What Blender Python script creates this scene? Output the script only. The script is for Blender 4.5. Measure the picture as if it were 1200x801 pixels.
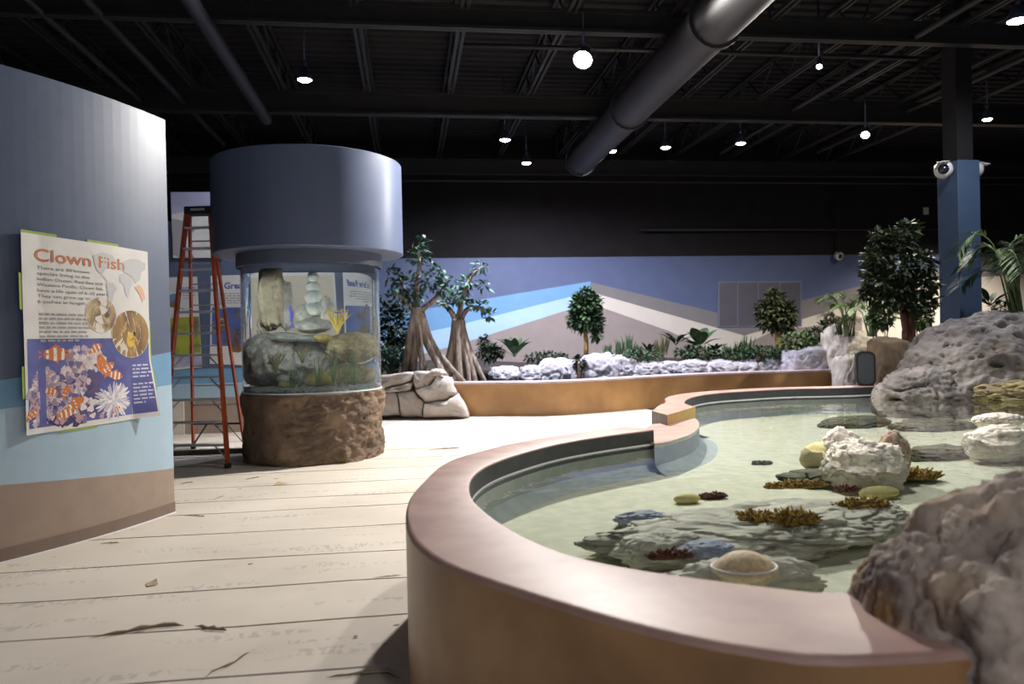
import bpy, bmesh, math, random
import numpy as np
from mathutils import Vector, Matrix, noise

for _o in list(bpy.data.objects):
    bpy.data.objects.remove(_o, do_unlink=True)
SC = bpy.context.scene
COL = SC.collection
R = math.radians
rnd = random.Random(7)

# ------------------------------------------------------------------ camera
F = 900.0                      # focal length in pixels of the 1200 px wide frame
EYE = 1.65
YAW = math.atan(122 / 900.0)   # looking right of the back wall's normal
ROLL = 0.022
PITCH = -5.5 / 900.0
_f0 = Vector((math.sin(YAW), math.cos(YAW), 0))
_a0 = Vector((math.cos(YAW), -math.sin(YAW), 0))
FW = (_f0 * math.cos(PITCH) + Vector((0, 0, 1)) * math.sin(PITCH)).normalized()
_u0 = _a0.cross(FW).normalized()
CR = _a0 * math.cos(ROLL) - _u0 * math.sin(ROLL)
CU = _u0 * math.cos(ROLL) + _a0 * math.sin(ROLL)
CAM = Vector((0, 0, EYE))
cam = bpy.data.cameras.new('camera')
cam.sensor_width = 36.0
cam.lens = F / 1200 * 36.0
cam.clip_start = 0.05
cam.dof.use_dof = True; cam.dof.focus_distance = 7.5; cam.dof.aperture_fstop = 1.7
camo = bpy.data.objects.new('camera', cam)
COL.objects.link(camo)
camo.matrix_world = Matrix((
    (CR.x, CU.x, -FW.x, CAM.x), (CR.y, CU.y, -FW.y, CAM.y), (CR.z, CU.z, -FW.z, CAM.z), (0, 0, 0, 1)))
SC.camera = camo

# ------------------------------------------------------------------ world, exposure, lamps
w = bpy.data.worlds.new('world'); SC.world = w; w.use_nodes = True
w.node_tree.nodes['Background'].inputs[0].default_value = (0.80, 0.84, 1.0, 1)
w.node_tree.nodes['Background'].inputs[1].default_value = 0.30
SC.view_settings.view_transform = 'Standard'
SC.view_settings.look = 'None'
SC.view_settings.exposure = 0.2
SC.view_settings.gamma = 1.0
SC.view_settings.use_curve_mapping = False
SC.cycles.max_bounces = 10
SC.cycles.transmission_bounces = 10
SC.cycles.transparent_max_bounces = 16
SC.cycles.caustics_reflective = False
SC.cycles.sample_clamp_indirect = 4.0
SC.cycles.use_denoising = True


def ray(px, py):
    return (FW + CR * ((px - 600) / F) + CU * ((400.5 - py) / F))
def pz(px, py, z):
    d = ray(px, py); return CAM + d * ((z - CAM.z) / d.z)
def pY(px, py, Y):
    d = ray(px, py); return CAM + d * (Y / d.y)
def pd(px, py, dep):
    return CAM + ray(px, py) * dep
def ad(a, d, z=0.0):                      # lateral / depth in the camera's heading -> world
    v = _a0 * a + _f0 * d
    return Vector((v.x, v.y, z))

def spot(name, loc, target, power, color, ang=100, blend=1.0, rad=0.08, parent=None):
    l = bpy.data.lights.new(name, 'SPOT')
    l.energy = power; l.color = color; l.spot_size = R(ang); l.spot_blend = blend; l.shadow_soft_size = rad
    o = bpy.data.objects.new(name, l); COL.objects.link(o)
    d = (Vector(target) - Vector(loc)).normalized()
    o.rotation_euler = d.to_track_quat('-Z', 'Y').to_euler()
    if parent is not None:
        o.parent = parent; o.location = Vector(loc) - parent.location
    else:
        o.location = loc
    return o

WARM = (1.0, 0.90, 0.78); COOL = (0.84, 0.88, 1.0); VIOL = (0.84, 0.80, 1.0); WHITE = (1, .97, .93)
# unseen fill spots added beyond the frame to brighten rock, pool and far wall
for i, (x, y, p, c) in enumerate([(1.6, -2.2, 520, WHITE), (4.6, 3.0, 650, WHITE), (3.6, 7.5, 900, WHITE), (16.5, 19.5, 4200, WARM)]):
    spot('hall_fill_light', (x, y, 6.1), (x, y, 0), p, c, 120, 1.0, 0.15)

# ------------------------------------------------------------------ helpers
def lin(c):
    return tuple(((v / 255.0) / 12.92 if v <= 10 else ((v / 255.0 + 0.055) / 1.055) ** 2.4) for v in c)

def M(name, c1, c2=None, rough=0.6, scale=4.0, detail=6.0, bump=0.0, bscale=None, bdist=0.02, metal=0.0, spec=0.5,
      lo=0.35, hi=0.65, c3=None, coat=0.0, aniso=None, trans=0.0):
    m = bpy.data.materials.new(name); m.use_nodes = True
    nt = m.node_tree; N = nt.nodes; L = nt.links
    b = N['Principled BSDF']
    b.inputs['Roughness'].default_value = rough
    b.inputs['Metallic'].default_value = metal
    b.inputs['Specular IOR Level'].default_value = spec
    b.inputs['Coat Weight'].default_value = coat
    b.inputs['Coat Roughness'].default_value = 0.15
    if trans: b.inputs['Transmission Weight'].default_value = trans
    a = lin(c1); b2 = lin(c2) if c2 else a
    b.inputs['Base Color'].default_value = (*a, 1)
    if c2 or bump:
        tc = N.new('ShaderNodeTexCoord')
        mp = N.new('ShaderNodeMapping'); L.new(tc.outputs['Object'], mp.inputs[0])
        if aniso: mp.inputs['Scale'].default_value = aniso
    if c2:
        n = N.new('ShaderNodeTexNoise'); n.inputs['Scale'].default_value = scale; n.inputs['Detail'].default_value = detail
        L.new(mp.outputs[0], n.inputs['Vector'])
        r = N.new('ShaderNodeValToRGB')
        r.color_ramp.elements[0].position = lo; r.color_ramp.elements[1].position = hi
        r.color_ramp.elements[0].color = (*a, 1); r.color_ramp.elements[1].color = (*b2, 1)
        if c3:
            e = r.color_ramp.elements.new((lo + hi) / 2); e.color = (*lin(c3), 1)
        L.new(n.outputs['Fac'], r.inputs[0]); L.new(r.outputs[0], b.inputs['Base Color'])
    if bump:
        n2 = N.new('ShaderNodeTexNoise'); n2.inputs['Scale'].default_value = bscale or scale * 4; n2.inputs['Detail'].default_value = 8
        L.new(mp.outputs[0], n2.inputs['Vector'])
        bp = N.new('ShaderNodeBump'); bp.inputs['Strength'].default_value = bump; bp.inputs['Distance'].default_value = bdist
        L.new(n2.outputs['Fac'], bp.inputs['Height']); L.new(bp.outputs[0], b.inputs['Normal'])
    return m

def emit(name, c, s):
    m = bpy.data.materials.new(name); m.use_nodes = True
    b = m.node_tree.nodes['Principled BSDF']
    b.inputs['Base Color'].default_value = (*c, 1); b.inputs['Emission Color'].default_value = (*c, 1)
    b.inputs['Emission Strength'].default_value = s
    return m

def root_loc(p):
    v = Vector((0, 0, 0))
    while p is not None:
        v = v + p.location; p = p.parent
    return v

def tag(o, label=None, cat=None, group=None, kind=None):
    if label: o['label'] = label
    if cat: o['category'] = cat
    if group: o['group'] = group
    if kind: o['kind'] = kind
    return o

def thing(name, label, cat, loc=(0, 0, 0), group=None):
    o = bpy.data.objects.new(name, None); COL.objects.link(o)
    o.empty_display_size = 0.1
    o.location = loc
    return tag(o, label, cat, group)

def structure(name, loc=(0, 0, 0)):
    o = bpy.data.objects.new(name, None); COL.objects.link(o); o.location = loc; o['kind'] = 'structure'
    return o

def copy_tree(o, loc=None, rz=0.0, sc=1.0, label=None):
    c = o.copy(); COL.objects.link(c)
    if loc is not None:
        c.location = loc; c.rotation_euler = (0, 0, rz); c.scale = (sc, sc, sc)
    if label: c['label'] = label
    for ch in o.children:
        k = copy_tree(ch); k.parent = c
    return c

class MB:
    def __init__(self):
        self.v = []; self.f = []; self.m = []
    def add(self, vs, fs, mi=0):
        n = len(self.v)
        self.v.extend([tuple(p) for p in vs]); self.f.extend([tuple(i + n for i in q) for q in fs]); self.m.extend([mi] * len(fs))
        return self
    def box(self, c, s, mat=None, mi=0):
        hx, hy, hz = s[0] / 2, s[1] / 2, s[2] / 2
        vs = [Vector((x, y, z)) for x in (-hx, hx) for y in (-hy, hy) for z in (-hz, hz)]
        if mat is not None: vs = [mat @ p for p in vs]
        c = Vector(c)
        return self.add([p + c for p in vs], [(0, 1, 3, 2), (4, 6, 7, 5), (0, 4, 5, 1), (2, 3, 7, 6), (0, 2, 6, 4), (1, 5, 7, 3)], mi)
    def bar(self, p, q, wx, wy, side=None, mi=0):         # rectangular bar from p to q
        p = Vector(p); q = Vector(q); d = (q - p); L_ = d.length; d.normalize()
        s = Vector(side) if side is not None else (Vector((0, 0, 1)) if abs(d.z) < 0.9 else Vector((1, 0, 0)))
        x = (s - d * s.dot(d)).normalized(); y = d.cross(x)
        vs = []
        for e in (p, q):
            for sx, sy in ((-1, -1), (1, -1), (1, 1), (-1, 1)):
                vs.append(e + x * sx * wx / 2 + y * sy * wy / 2)
        return self.add(vs, [(3, 2, 1, 0), (4, 5, 6, 7), (0, 1, 5, 4), (1, 2, 6, 5), (2, 3, 7, 6), (3, 0, 4, 7)], mi)
    def tube(self, pts, rad, n=8, cap=True, mi=0):
        pts = [Vector(p) for p in pts]
        if not isinstance(rad, (list, tuple)): rad = [rad] * len(pts)
        vs = []; fs = []
        prev = None
        for i, p in enumerate(pts):
            t = (pts[min(i + 1, len(pts) - 1)] - pts[max(i - 1, 0)])
            if t.length < 1e-9: t = Vector((0, 0, 1))
            t.normalize()
            if prev is None:
                x = t.orthogonal().normalized()
            else:
                x = prev - t * prev.dot(t)
                x = x.normalized() if x.length > 1e-6 else t.orthogonal().normalized()
            prev = x; y = t.cross(x)
            for k in range(n):
                a = 2 * math.pi * k / n
                vs.append(p + (x * math.cos(a) + y * math.sin(a)) * rad[i])
        for i in range(len(pts) - 1):
            for k in range(n):
                k2 = (k + 1) % n
                fs.append((i * n + k, i * n + k2, (i + 1) * n + k2, (i + 1) * n + k))
        if cap:
            fs.append(tuple(range(n - 1, -1, -1))); fs.append(tuple((len(pts) - 1) * n + k for k in range(n)))
        return self.add(vs, fs, mi)
    def lathe(self, prof, c, n=32, axis=None, mi=0):       # prof: (r, z) pairs
        c = Vector(c); q = None
        if axis is not None: q = Vector((0, 0, 1)).rotation_difference(Vector(axis).normalized())
        vs = []; fs = []
        for r, z in prof:
            for k in range(n):
                a = 2 * math.pi * k / n
                p = Vector((r * math.cos(a), r * math.sin(a), z))
                if q is not None: p = q @ p
                vs.append(p + c)
        for i in range(len(prof) - 1):
            for k in range(n):
                k2 = (k + 1) % n
                fs.append((i * n + k, i * n + k2, (i + 1) * n + k2, (i + 1) * n + k))
        if prof[0][0] > 1e-6: fs.append(tuple(range(n - 1, -1, -1)))
        if prof[-1][0] > 1e-6: fs.append(tuple((len(prof) - 1) * n + k for k in range(n)))
        return self.add(vs, fs, mi)
    def leaf(self, base, d, up, L_, W_, droop=0.2, seg=3, mi=0, fold=0.15):
        base = Vector(base); d = Vector(d).normalized(); up = Vector(up)
        s = d.cross(up)
        if s.length < 1e-4: s = d.orthogonal()
        s.normalize(); n = s.cross(d)
        vs = [base]; 
        for i in range(1, seg):
            t = i / seg
            wd = W_ * 0.5 * math.sin(math.pi * (t ** 0.8)) 
            c = base + d * L_ * t - Vector((0, 0, 1)) * droop * L_ * t * t
            vs += [c + s * wd + n * fold * wd, c, c - s * wd + n * fold * wd]
        vs.append(base + d * L_ - Vector((0, 0, 1)) * droop * L_)
        fs = [(0, 2, 1), (0, 3, 2)]
        for i in range(seg - 2):
            o = 1 + i * 3
            fs += [(o, o + 1, o + 4, o + 3), (o + 1, o + 2, o + 5, o + 4)]
        o = 1 + (seg - 2) * 3; e = len(vs) - 1
        fs += [(o, o + 1, e), (o + 1, o + 2, e)]
        return self.add(vs, fs, mi)
    def poly(self, pts, mi=0):
        return self.add(pts, [tuple(range(len(pts)))], mi)
    def prism(self, pts, off, mi=0):                        # polygon extruded by a vector
        n = len(pts); off = Vector(off)
        vs = [Vector(p) for p in pts] + [Vector(p) + off for p in pts]
        fs = [tuple(range(n - 1, -1, -1)), tuple(range(n, 2 * n))] + [(i, (i + 1) % n, n + (i + 1) % n, n + i) for i in range(n)]
        return self.add(vs, fs, mi)
    def build(self, name, mat, parent=None, smooth=False, origin=None, local=False, kind=None, bevel=0, angle=None):
        me = bpy.data.meshes.new(name)
        off = Vector((0, 0, 0))
        if not local:
            off = root_loc(parent) if parent is not None else (Vector(origin) if origin is not None else off)
        me.from_pydata([(p[0] - off.x, p[1] - off.y, p[2] - off.z) for p in self.v], [], self.f)
        for mm in (mat if isinstance(mat, (list, tuple)) else [mat]): me.materials.append(mm)
        if any(self.m): me.polygons.foreach_set('material_index', self.m)
        if smooth: me.polygons.foreach_set('use_smooth', [True] * len(me.polygons))
        me.update()
        o = bpy.data.objects.new(name, me); COL.objects.link(o)
        if parent is not None: o.parent = parent
        elif not local: o.location = off
        if kind: o['kind'] = kind
        if smooth and angle:
            bm = bmesh.new(); bm.from_mesh(me)
            for e in bm.edges:
                if len(e.link_faces) == 2 and e.calc_face_angle(0) > R(angle): e.smooth = False
            bm.to_mesh(me); bm.free()
        if bevel:
            b = o.modifiers.new('bevel', 'BEVEL'); b.width = bevel; b.segments = 2; b.limit_method = 'ANGLE'
        return o

_ico = {}
def ico(sub):
    if sub not in _ico:
        bm = bmesh.new(); bmesh.ops.create_icosphere(bm, subdivisions=sub, radius=1.0)
        bm.verts.ensure_lookup_table()
        _ico[sub] = ([v.co.copy() for v in bm.verts], [tuple(v.index for v in f.verts) for f in bm.faces]); bm.free()
    return _ico[sub]

def sstep(a, b, x):
    t = min(1, max(0, (x - a) / (b - a))); return t * t * (3 - 2 * t)

def rock_mb(c, rad, seed=0, sub=4, amp=0.22, freq=1.4, ridge=0.0, pits=0.0, pfreq=4.0, rot=0.0, flat=None, square=0.0, fine=0.03, hh=0.75, mb=None, tilt=0.0, warp=None):
    vs, fs = ico(sub); c = Vector(c); out = []
    so = Vector((seed * 3.17 % 97, seed * 7.31 % 89, seed * 1.93 % 83))
    rm = Matrix.Rotation(rot, 3, 'Z') @ Matrix.Rotation(tilt, 3, 'Y')
    for v in vs:
        p = v.copy()
        if square:
            k = max(abs(p.x), abs(p.y), abs(p.z)); p = p.lerp(p / k * 0.82, square)
        d = 1 + amp * 0.6 * noise.fractal(v * freq + so, hh, 2.1, 6) + fine * noise.fractal(v * freq * 7 + so, 0.7, 2.2, 4)
        if ridge: d -= ridge * 0.6 * (1 - sstep(0.0, 0.10, abs(noise.noise(v * freq * 1.3 + so * 2))))
        if pits:
            for pf, am in ((pfreq, 1.0), (pfreq * 2.3, 0.45)):
                q = Vector((v.x * pf, v.y * pf, v.z * pf * 1.5)) + noise.noise_vector(v * pf * 1.5 + so) * 0.16 + so
                dist, _ = noise.voronoi(q)
                hsh = noise.noise(_[0] * 5.3)
                if hsh > -0.25:
                    rr_ = 0.26 + 0.22 * hsh
                    d -= pits * am * (1 - sstep(rr_ * 0.45, rr_, dist[0]))
        p = Vector((p.x * rad[0] * d, p.y * rad[1] * d, p.z * rad[2] * d))
        if flat is not None and p.z < flat: p.z = flat + (p.z - flat) * 0.1
        p = rm @ p + c
        if warp: p = warp(p)
        out.append(p)
    mb = mb or MB()
    return mb.add(out, fs)

def rock(name, label, cat, c, rad, mat, group=None, **k):
    o = rock_mb(c, rad, **k).build(name, mat, None, True, origin=(c[0], c[1], c[2] - rad[2] * 0.9))
    return tag(o, label, cat, group)

def text_mesh(s, size=1.0, bold=0.0, align='LEFT', spacing=1.0, line=1.0):
    cu = bpy.data.curves.new('tmp_text', 'FONT'); cu.body = s; cu.size = size; cu.offset = bold; cu.align_x = align
    cu.space_character = spacing; cu.space_line = line; cu.resolution_u = 3
    o = bpy.data.objects.new('tmp_text', cu); COL.objects.link(o)
    dg = bpy.context.evaluated_depsgraph_get()
    me = bpy.data.meshes.new_from_object(o.evaluated_get(dg))
    vs = [v.co.copy() for v in me.vertices]; fs = [tuple(p.vertices) for p in me.polygons]
    bpy.data.objects.remove(o); bpy.data.curves.remove(cu); bpy.data.meshes.remove(me)
    return vs, fs

def resample(pts, n):
    pts = [Vector(p) for p in pts]
    L_ = [0]
    for a, b in zip(pts, pts[1:]): L_.append(L_[-1] + (b - a).length)
    out = []; j = 0
    for i in range(n):
        t = L_[-1] * i / (n - 1)
        while j < len(L_) - 2 and L_[j + 1] < t: j += 1
        k = (t - L_[j]) / max(1e-9, L_[j + 1] - L_[j])
        out.append(pts[j].lerp(pts[j + 1], k))
    return out

def smooth_line(pts, it=2, keep_ends=True):                 # Chaikin corner cutting
    pts = [Vector(p) for p in pts]
    for _ in range(it):
        q = [pts[0]]
        for a, b in zip(pts, pts[1:]):
            q += [a.lerp(b, .25), a.lerp(b, .75)]
        q.append(pts[-1]); pts = q
    return pts

# ------------------------------------------------------------------ materials of the shell
def board_material():
    m = M('floor_paper', (216, 206, 192), (202, 192, 178), rough=0.62, scale=0.9, detail=8, bump=0.06, bscale=9, bdist=0.01)
    nt = m.node_tree; N = nt.nodes; L = nt.links; b = N['Principled BSDF']
    src = b.inputs['Base Color'].links[0].from_socket
    geo = N.new('ShaderNodeNewGeometry')
    def noise_mask(scale3, sc, lo, hi):
        mp = N.new('ShaderNodeMapping'); mp.inputs['Scale'].default_value = scale3; L.new(geo.outputs['Position'], mp.inputs[0])
        n = N.new('ShaderNodeTexNoise'); n.inputs['Scale'].default_value = sc; n.inputs['Detail'].default_value = 2; L.new(mp.outputs[0], n.inputs['Vector'])
        r = N.new('ShaderNodeMapRange'); r.inputs[1].default_value = lo; r.inputs[2].default_value = hi; L.new(n.outputs['Fac'], r.inputs[0]); return r.outputs[0]
    letters = noise_mask((26, 11, 1), 1.0, 0.50, 0.56)         # worn faint print of the paper, too worn to read
    rows = noise_mask((0.9, 5.0, 1), 1.0, 0.58, 0.64)
    mul = N.new('ShaderNodeMath'); mul.operation = 'MULTIPLY'; L.new(letters, mul.inputs[0]); L.new(rows, mul.inputs[1])
    mul2 = N.new('ShaderNodeMath'); mul2.operation = 'MULTIPLY'; mul2.inputs[1].default_value = 0.30; L.new(mul.outputs[0], mul2.inputs[0])
    mx = N.new('ShaderNodeMix'); mx.data_type = 'RGBA'; mx.inputs[7].default_value = (*lin((120, 112, 112)), 1)
    L.new(mul2.outputs[0], mx.inputs[0]); L.new(src, mx.inputs[6])
    specks = noise_mask((1, 1, 1), 7.0, 0.735, 0.76)
    mx2 = N.new('ShaderNodeMix'); mx2.data_type = 'RGBA'; mx2.inputs[7].default_value = (*lin((110, 98, 82)), 1)
    L.new(specks, mx2.inputs[0]); L.new(mx.outputs[2], mx2.inputs[6]); L.new(mx2.outputs[2], b.inputs['Base Color'])
    return m

m_paper = board_material()
m_slab = M('concrete_slab', (96, 92, 96), (80, 78, 84), rough=0.8, scale=3)
m_black = M('black_paint', (34, 32, 32), (29, 27, 28), rough=0.85, scale=2, spec=0.2)
m_ceil = M('ceiling_black', (34, 32, 34), (29, 27, 29), rough=0.8, scale=1.5, spec=0.2)
m_steel = M('steel_dark', (40, 38, 38), (33, 31, 31), rough=0.55, scale=3, spec=0.4)
m_duct = M('duct_dark', (46, 43, 48), (38, 36, 41), rough=0.55, scale=2, spec=0.5)
m_wblue = M('paint_slate_blue', (84, 96, 128), (80, 92, 124), rough=0.55, scale=2)
m_sky = M('paint_sky_blue', (108, 154, 192), (104, 150, 188), rough=0.55, scale=2)
m_pale = M('paint_pale_blue', (166, 196, 216), (161, 191, 212), rough=0.55, scale=2)
m_tan = M('paint_taupe', (150, 138, 132), (145, 133, 127), rough=0.6, scale=2)
m_olive = M('paint_olive_grey', (124, 120, 118), (120, 116, 114), rough=0.6, scale=2)
m_cream = M('paint_cream', (212, 204, 190), (207, 199, 185), rough=0.6, scale=2)
m_dblue = M('paint_drum_blue', (88, 100, 125), (84, 96, 121), rough=0.42, scale=6, bump=0.05, bscale=60, bdist=0.003)
m_dsky = M('paint_drum_sky', (112, 158, 190), (107, 152, 186), rough=0.45, scale=6, bump=0.05, bscale=60, bdist=0.003)
m_dpale = M('paint_drum_pale', (168, 194, 210), (163, 189, 206), rough=0.45, scale=6, bump=0.05, bscale=60, bdist=0.003)
m_dtan = M('paint_drum_tan', (158, 140, 126), (152, 134, 121), rough=0.5, scale=6, bump=0.05, bscale=60, bdist=0.003)
m_base = M('rubber_base', (128, 110, 98), (120, 103, 92), rough=0.5, scale=5)
m_white = M('white_caulk', (225, 225, 228), rough=0.6)
m_col = M('paint_column_blue', (62, 80, 104), (58, 76, 99), rough=0.6, scale=4, bump=0.05, bscale=40, bdist=0.004)

# ------------------------------------------------------------------ floor
floor = structure('floor')
MB().box((3, 10.5, -0.06), (36, 28, 0.1)).build('concrete_slab', m_slab, floor)
seams = [-2.2, -1.3, -0.5, 0.3, 1.05, 1.8, 2.5, 3.22, 3.95, 4.66, 5.37, 6.10, 6.96, 7.79, 8.37, 9.16, 10.04, 10.85, 11.7, 12.55, 13.4, 14.3, 15.2, 16.1, 17.0, 17.9]
for i, (y0, y1) in enumerate(zip(seams, seams[1:])):
    g = 0.011
    x0, x1 = -11.0, 5.2
    mb = MB(); n = 26; vs = []
    for k in range(n + 1):
        x = x0 + (x1 - x0) * k / n
        wob = 0.012 * math.sin(x * 1.7 + i * 2.1) + 0.006 * math.sin(x * 5 + i)
        wob2 = 0.012 * math.sin(x * 1.7 + (i + 1) * 2.1) + 0.006 * math.sin(x * 5 + i + 1)
        zz = 0.001 + 0.0012 * math.sin(x * 2.3 + i)
        vs += [(x, y0 + g + wob, -0.009), (x, y0 + g + wob, zz), (x, (y0 + y1) / 2, 0.0), (x, y1 - g + wob2, zz * 0.8), (x, y1 - g + wob2, -0.009)]
    fs = []
    for k in range(n):
        for j in range(4):
            fs.append((k * 5 + j, (k + 1) * 5 + j, (k + 1) * 5 + j + 1, k * 5 + j + 1))
    mb.add(vs, fs).build('floor_sheet', m_paper, floor)
m_torn = M('torn_paper', (178, 158, 130), (150, 130, 104), rough=0.8, scale=12)
m_slit = M('bare_slit', (48, 44, 42), rough=0.9)
def tear(px, lift=0.02, wid=0.035):
    lift *= .7; wid *= .42
    pts = resample([pz(x, y, 0.004) for x, y in px], 9)
    mb = MB(); vs = []; fs = []
    for i, p in enumerate(pts):
        k = (i / 8) ** .7 * (1 - i / 8) ** .4 * 1.5 * (1 + .35 * math.sin(i * 2.6 + px[0][0]))
        q = Vector((0.25, 1, 0)).normalized() * wid * k
        vs += [p + Vector((0, 0, 0.0015)), p + q * 0.6 + Vector((0, 0, 0.002))]
    fs = [(2 * i, 2 * i + 2, 2 * i + 3, 2 * i + 1) for i in range(8)]
    mb.add(vs, fs); mb.build('torn_slit', m_slit, floor)
    mb = MB(); vs = []
    for i, p in enumerate(pts):
        k = (i / 8) ** .7 * (1 - i / 8) ** .4 * 1.5 * (1 + .35 * math.sin(i * 2.6 + px[0][0]))
        q = Vector((0.25, 1, 0)).normalized() * wid * k
        vs += [p + q * 0.6 + Vector((0, 0, 0.001)), p + q * 0.8 + Vector((0, 0, lift * k + .002)), p + q * 1.3 + Vector((0, 0, lift * k * 1.2 + .002))]
    fs = []
    for i in range(8):
        fs += [(3 * i, 3 * i + 3, 3 * i + 4, 3 * i + 1), (3 * i + 1, 3 * i + 4, 3 * i + 5, 3 * i + 2)]
    mb.add(vs, fs).build('torn_flap', m_torn, floor)
tear([(104, 748), (150, 741), (185, 735), (216, 733)], 0.03, 0.06)
tear([(228, 733), (243, 738), (266, 739)], 0.025, 0.05)
tear([(236, 798), (250, 786), (270, 780), (292, 764)], 0.015, 0.03)
tear([(382, 794), (430, 790), (452, 788), (470, 796)], 0.02, 0.05)
tear([(248, 586), (262, 581)], 0.01, 0.05); tear([(286, 562), (304, 559)], 0.015, 0.06)
tear([(210, 567), (226, 565)], 0.015, 0.06); tear([(117, 637), (140, 636)], 0.01, 0.04)
tear([(500, 527), (540, 525)], 0.02, 0.09); tear([(655, 511), (688, 509)], 0.02, 0.10)
tear([(216, 604), (240, 605)], 0.01, 0.04); tear([(438, 677), (470, 674)], 0.006, 0.03)

def scrap(px, py, s, rz, label):
    c = pz(px, py, 0.003)
    mb = MB(); vs = []
    for i in range(4):
        for j in range(4):
            x = (i / 3 - .5) * s; y = (j / 3 - .5) * s * 1.3
            vs.append(Vector((x * math.cos(rz) - y * math.sin(rz), x * math.sin(rz) + y * math.cos(rz), 0.003 + 0.02 * (i / 3) ** 2 * (j / 3))) + c)
    fs = [(i * 4 + j, (i + 1) * 4 + j, (i + 1) * 4 + j + 1, i * 4 + j + 1) for i in range(3) for j in range(3)]
    o = mb.add(vs, fs).build('paper_scrap', M('scrap_paper', (196, 178, 140), (180, 160, 122), scale=20), None, True, origin=c)
    tag(o, label, 'paper scrap')
scrap(178, 684, 0.07, 0.4, 'small square tan paper scrap lying alone on floor paper below the curved wall')
scrap(329, 567, 0.10, 1.2, 'folded paper scrap on the floor in front of the round aquarium base')

# ------------------------------------------------------------------ back wall with its mural
W = 22.5
zt = pY(720, 300.6, W).z
wb = structure('wall_back', (0, W, 0))
MB().box((2, W + .1, zt / 2), (38, 0.2, zt)).build('painted_wall', m_wblue, wb)
MB().box((2, W + .1, (zt + 8.4) / 2), (38, 0.22, 8.4 - zt)).build('black_upper_wall', m_black, wb)
def band(name, px, mat, th):
    pts = [pY(x, y, W) for x, y in px]
    MB().prism([p + Vector((0, -th, 0)) for p in pts], (0, th + .02, 0)).build(name, mat, wb)
band('blue_band', [(430, 373), (692, 329.5), (692, 341.5), (532, 382), (430, 404)], m_sky, .002)
band('pale_band', [(430, 404), (532, 382), (692, 341.5), (692, 354.5), (532, 405), (430, 432)], m_pale, .002)
band('taupe_field', [(430, 432), (532, 405), (692, 354.5), (694, 343), (872, 394), (905, 384), (905, 440), (430, 470)], m_tan, .0015)
band('olive_band', [(692, 330.5), (842, 366.5), (872, 377), (939, 352), (1012, 334), (1250, 280), (1250, 322), (979, 362), (939, 374), (872, 393), (694, 342.5)], m_olive, .0025)
band('cream_band', [(694, 342.5), (872, 393), (939, 374), (979, 362), (1090, 328), (1250, 318), (1250, 430), (960, 430), (872, 430), (785, 388), (705, 360), (693, 357)], m_cream, .003)
band('taupe_corner', [(905, 388), (945, 383), (1010, 372), (1010, 430), (860, 430), (872, 404)], m_tan, .0045)

wi = structure('window_1', pY(890, 382, W))
m_pane = M('window_film', (92, 90, 98), (88, 86, 95), rough=0.35, scale=3)
m_mull = M('window_frame', (112, 116, 134), rough=0.5)
xs = [842, 864, 888, 913, 938]
MB().prism([pY(841, 330, W) + Vector((0, -.03, 0)), pY(939, 329, W) + Vector((0, -.03, 0)), pY(939, 382, W) + Vector((0, -.03, 0)), pY(841, 383, W) + Vector((0, -.03, 0))], (0, .03, 0)).build('window_frame', m_mull, wi)
for a, b in zip(xs, xs[1:]):
    MB().prism([pY(a + .7, 331.5, W) + Vector((0, -.04, 0)), pY(b - .7, 330.8, W) + Vector((0, -.04, 0)), pY(b - .7, 380.8, W) + Vector((0, -.04, 0)), pY(a + .7, 381.6, W) + Vector((0, -.04, 0))], (0, .02, 0)).build('window_pane', m_pane, wi)

m_dark_wall = m_black
wl = structure('wall_left', (-15, 10, 0)); MB().box((-15.1, 10, 4.2), (.2, 27, 8.4)).build('plain_wall', m_black, wl)
wr = structure('wall_right', (20, 10, 0)); MB().box((20.1, 10, 4.2), (.2, 27, 8.4)).build('plain_wall', m_black, wr)

# ------------------------------------------------------------------ ceiling: ribbed deck, joists, girders, pipes, duct
ce = structure('ceiling', (0, 10, 7.4))
mb = MB(); vs = []; ys = []
y = -4.0
while y < W:
    ys += [(y, 7.42), (y + .14, 7.42), (y + .17, 7.47), (y + .27, 7.47)]; y += .30
for (yy, z) in ys: vs += [(-15, yy, z), (20, yy, z)]
mb.add(vs, [(2 * i, 2 * i + 1, 2 * i + 3, 2 * i + 2) for i in range(len(ys) - 1)])
MB().box((2.5, 9.2, 7.55), (35.4, 27, .12)).build('roof_slab', m_ceil, ce)
mb.build('ribbed_deck', m_ceil, ce)
def joist_mesh():
    mb = MB()
    for z in (6.78, 7.36):
        for dx in (-.05, .05):
            mb.box((dx, 9.2, z), (.055, 26.4, .06))
    yy = -3.9; up = True
    while yy < 22.2:
        mb.bar((0, yy, 6.8 if up else 7.34), (0, yy + .62, 7.34 if up else 6.8), .03, .03); yy += .62; up = not up
    return mb
jx0 = pz(430, 100, 6.78).x; jx1 = pz(529, 100, 6.78).x
step = jx1 - jx0
proto = None
for k in range(-7, 9):
    x = jx0 + step * k
    if x < -14.8 or x > 19.8: continue
    if proto is None:
        proto = joist_mesh().build('roof_joist', m_steel, ce, local=True); j = proto
    else:
        j = proto.copy(); COL.objects.link(j); j.parent = ce
    j.location = (x, -10, -7.4)
def xbeam(px, py, z, h, wd, name='girder'):
    p = pz(px, py, z)
    mb = MB(); mb.box((2.5, p.y, z + .03), (35, wd, .05)); mb.box((2.5, p.y, z + h), (35, wd, .05)); mb.box((2.5, p.y, z + h / 2), (35, .03, h))
    return mb.build(name, m_steel, ce)
xbeam(600, 37, 6.45, .34, .16); xbeam(600, 138, 6.30, .45, .20); xbeam(640, 205, 6.2, .4, .18)
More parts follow.
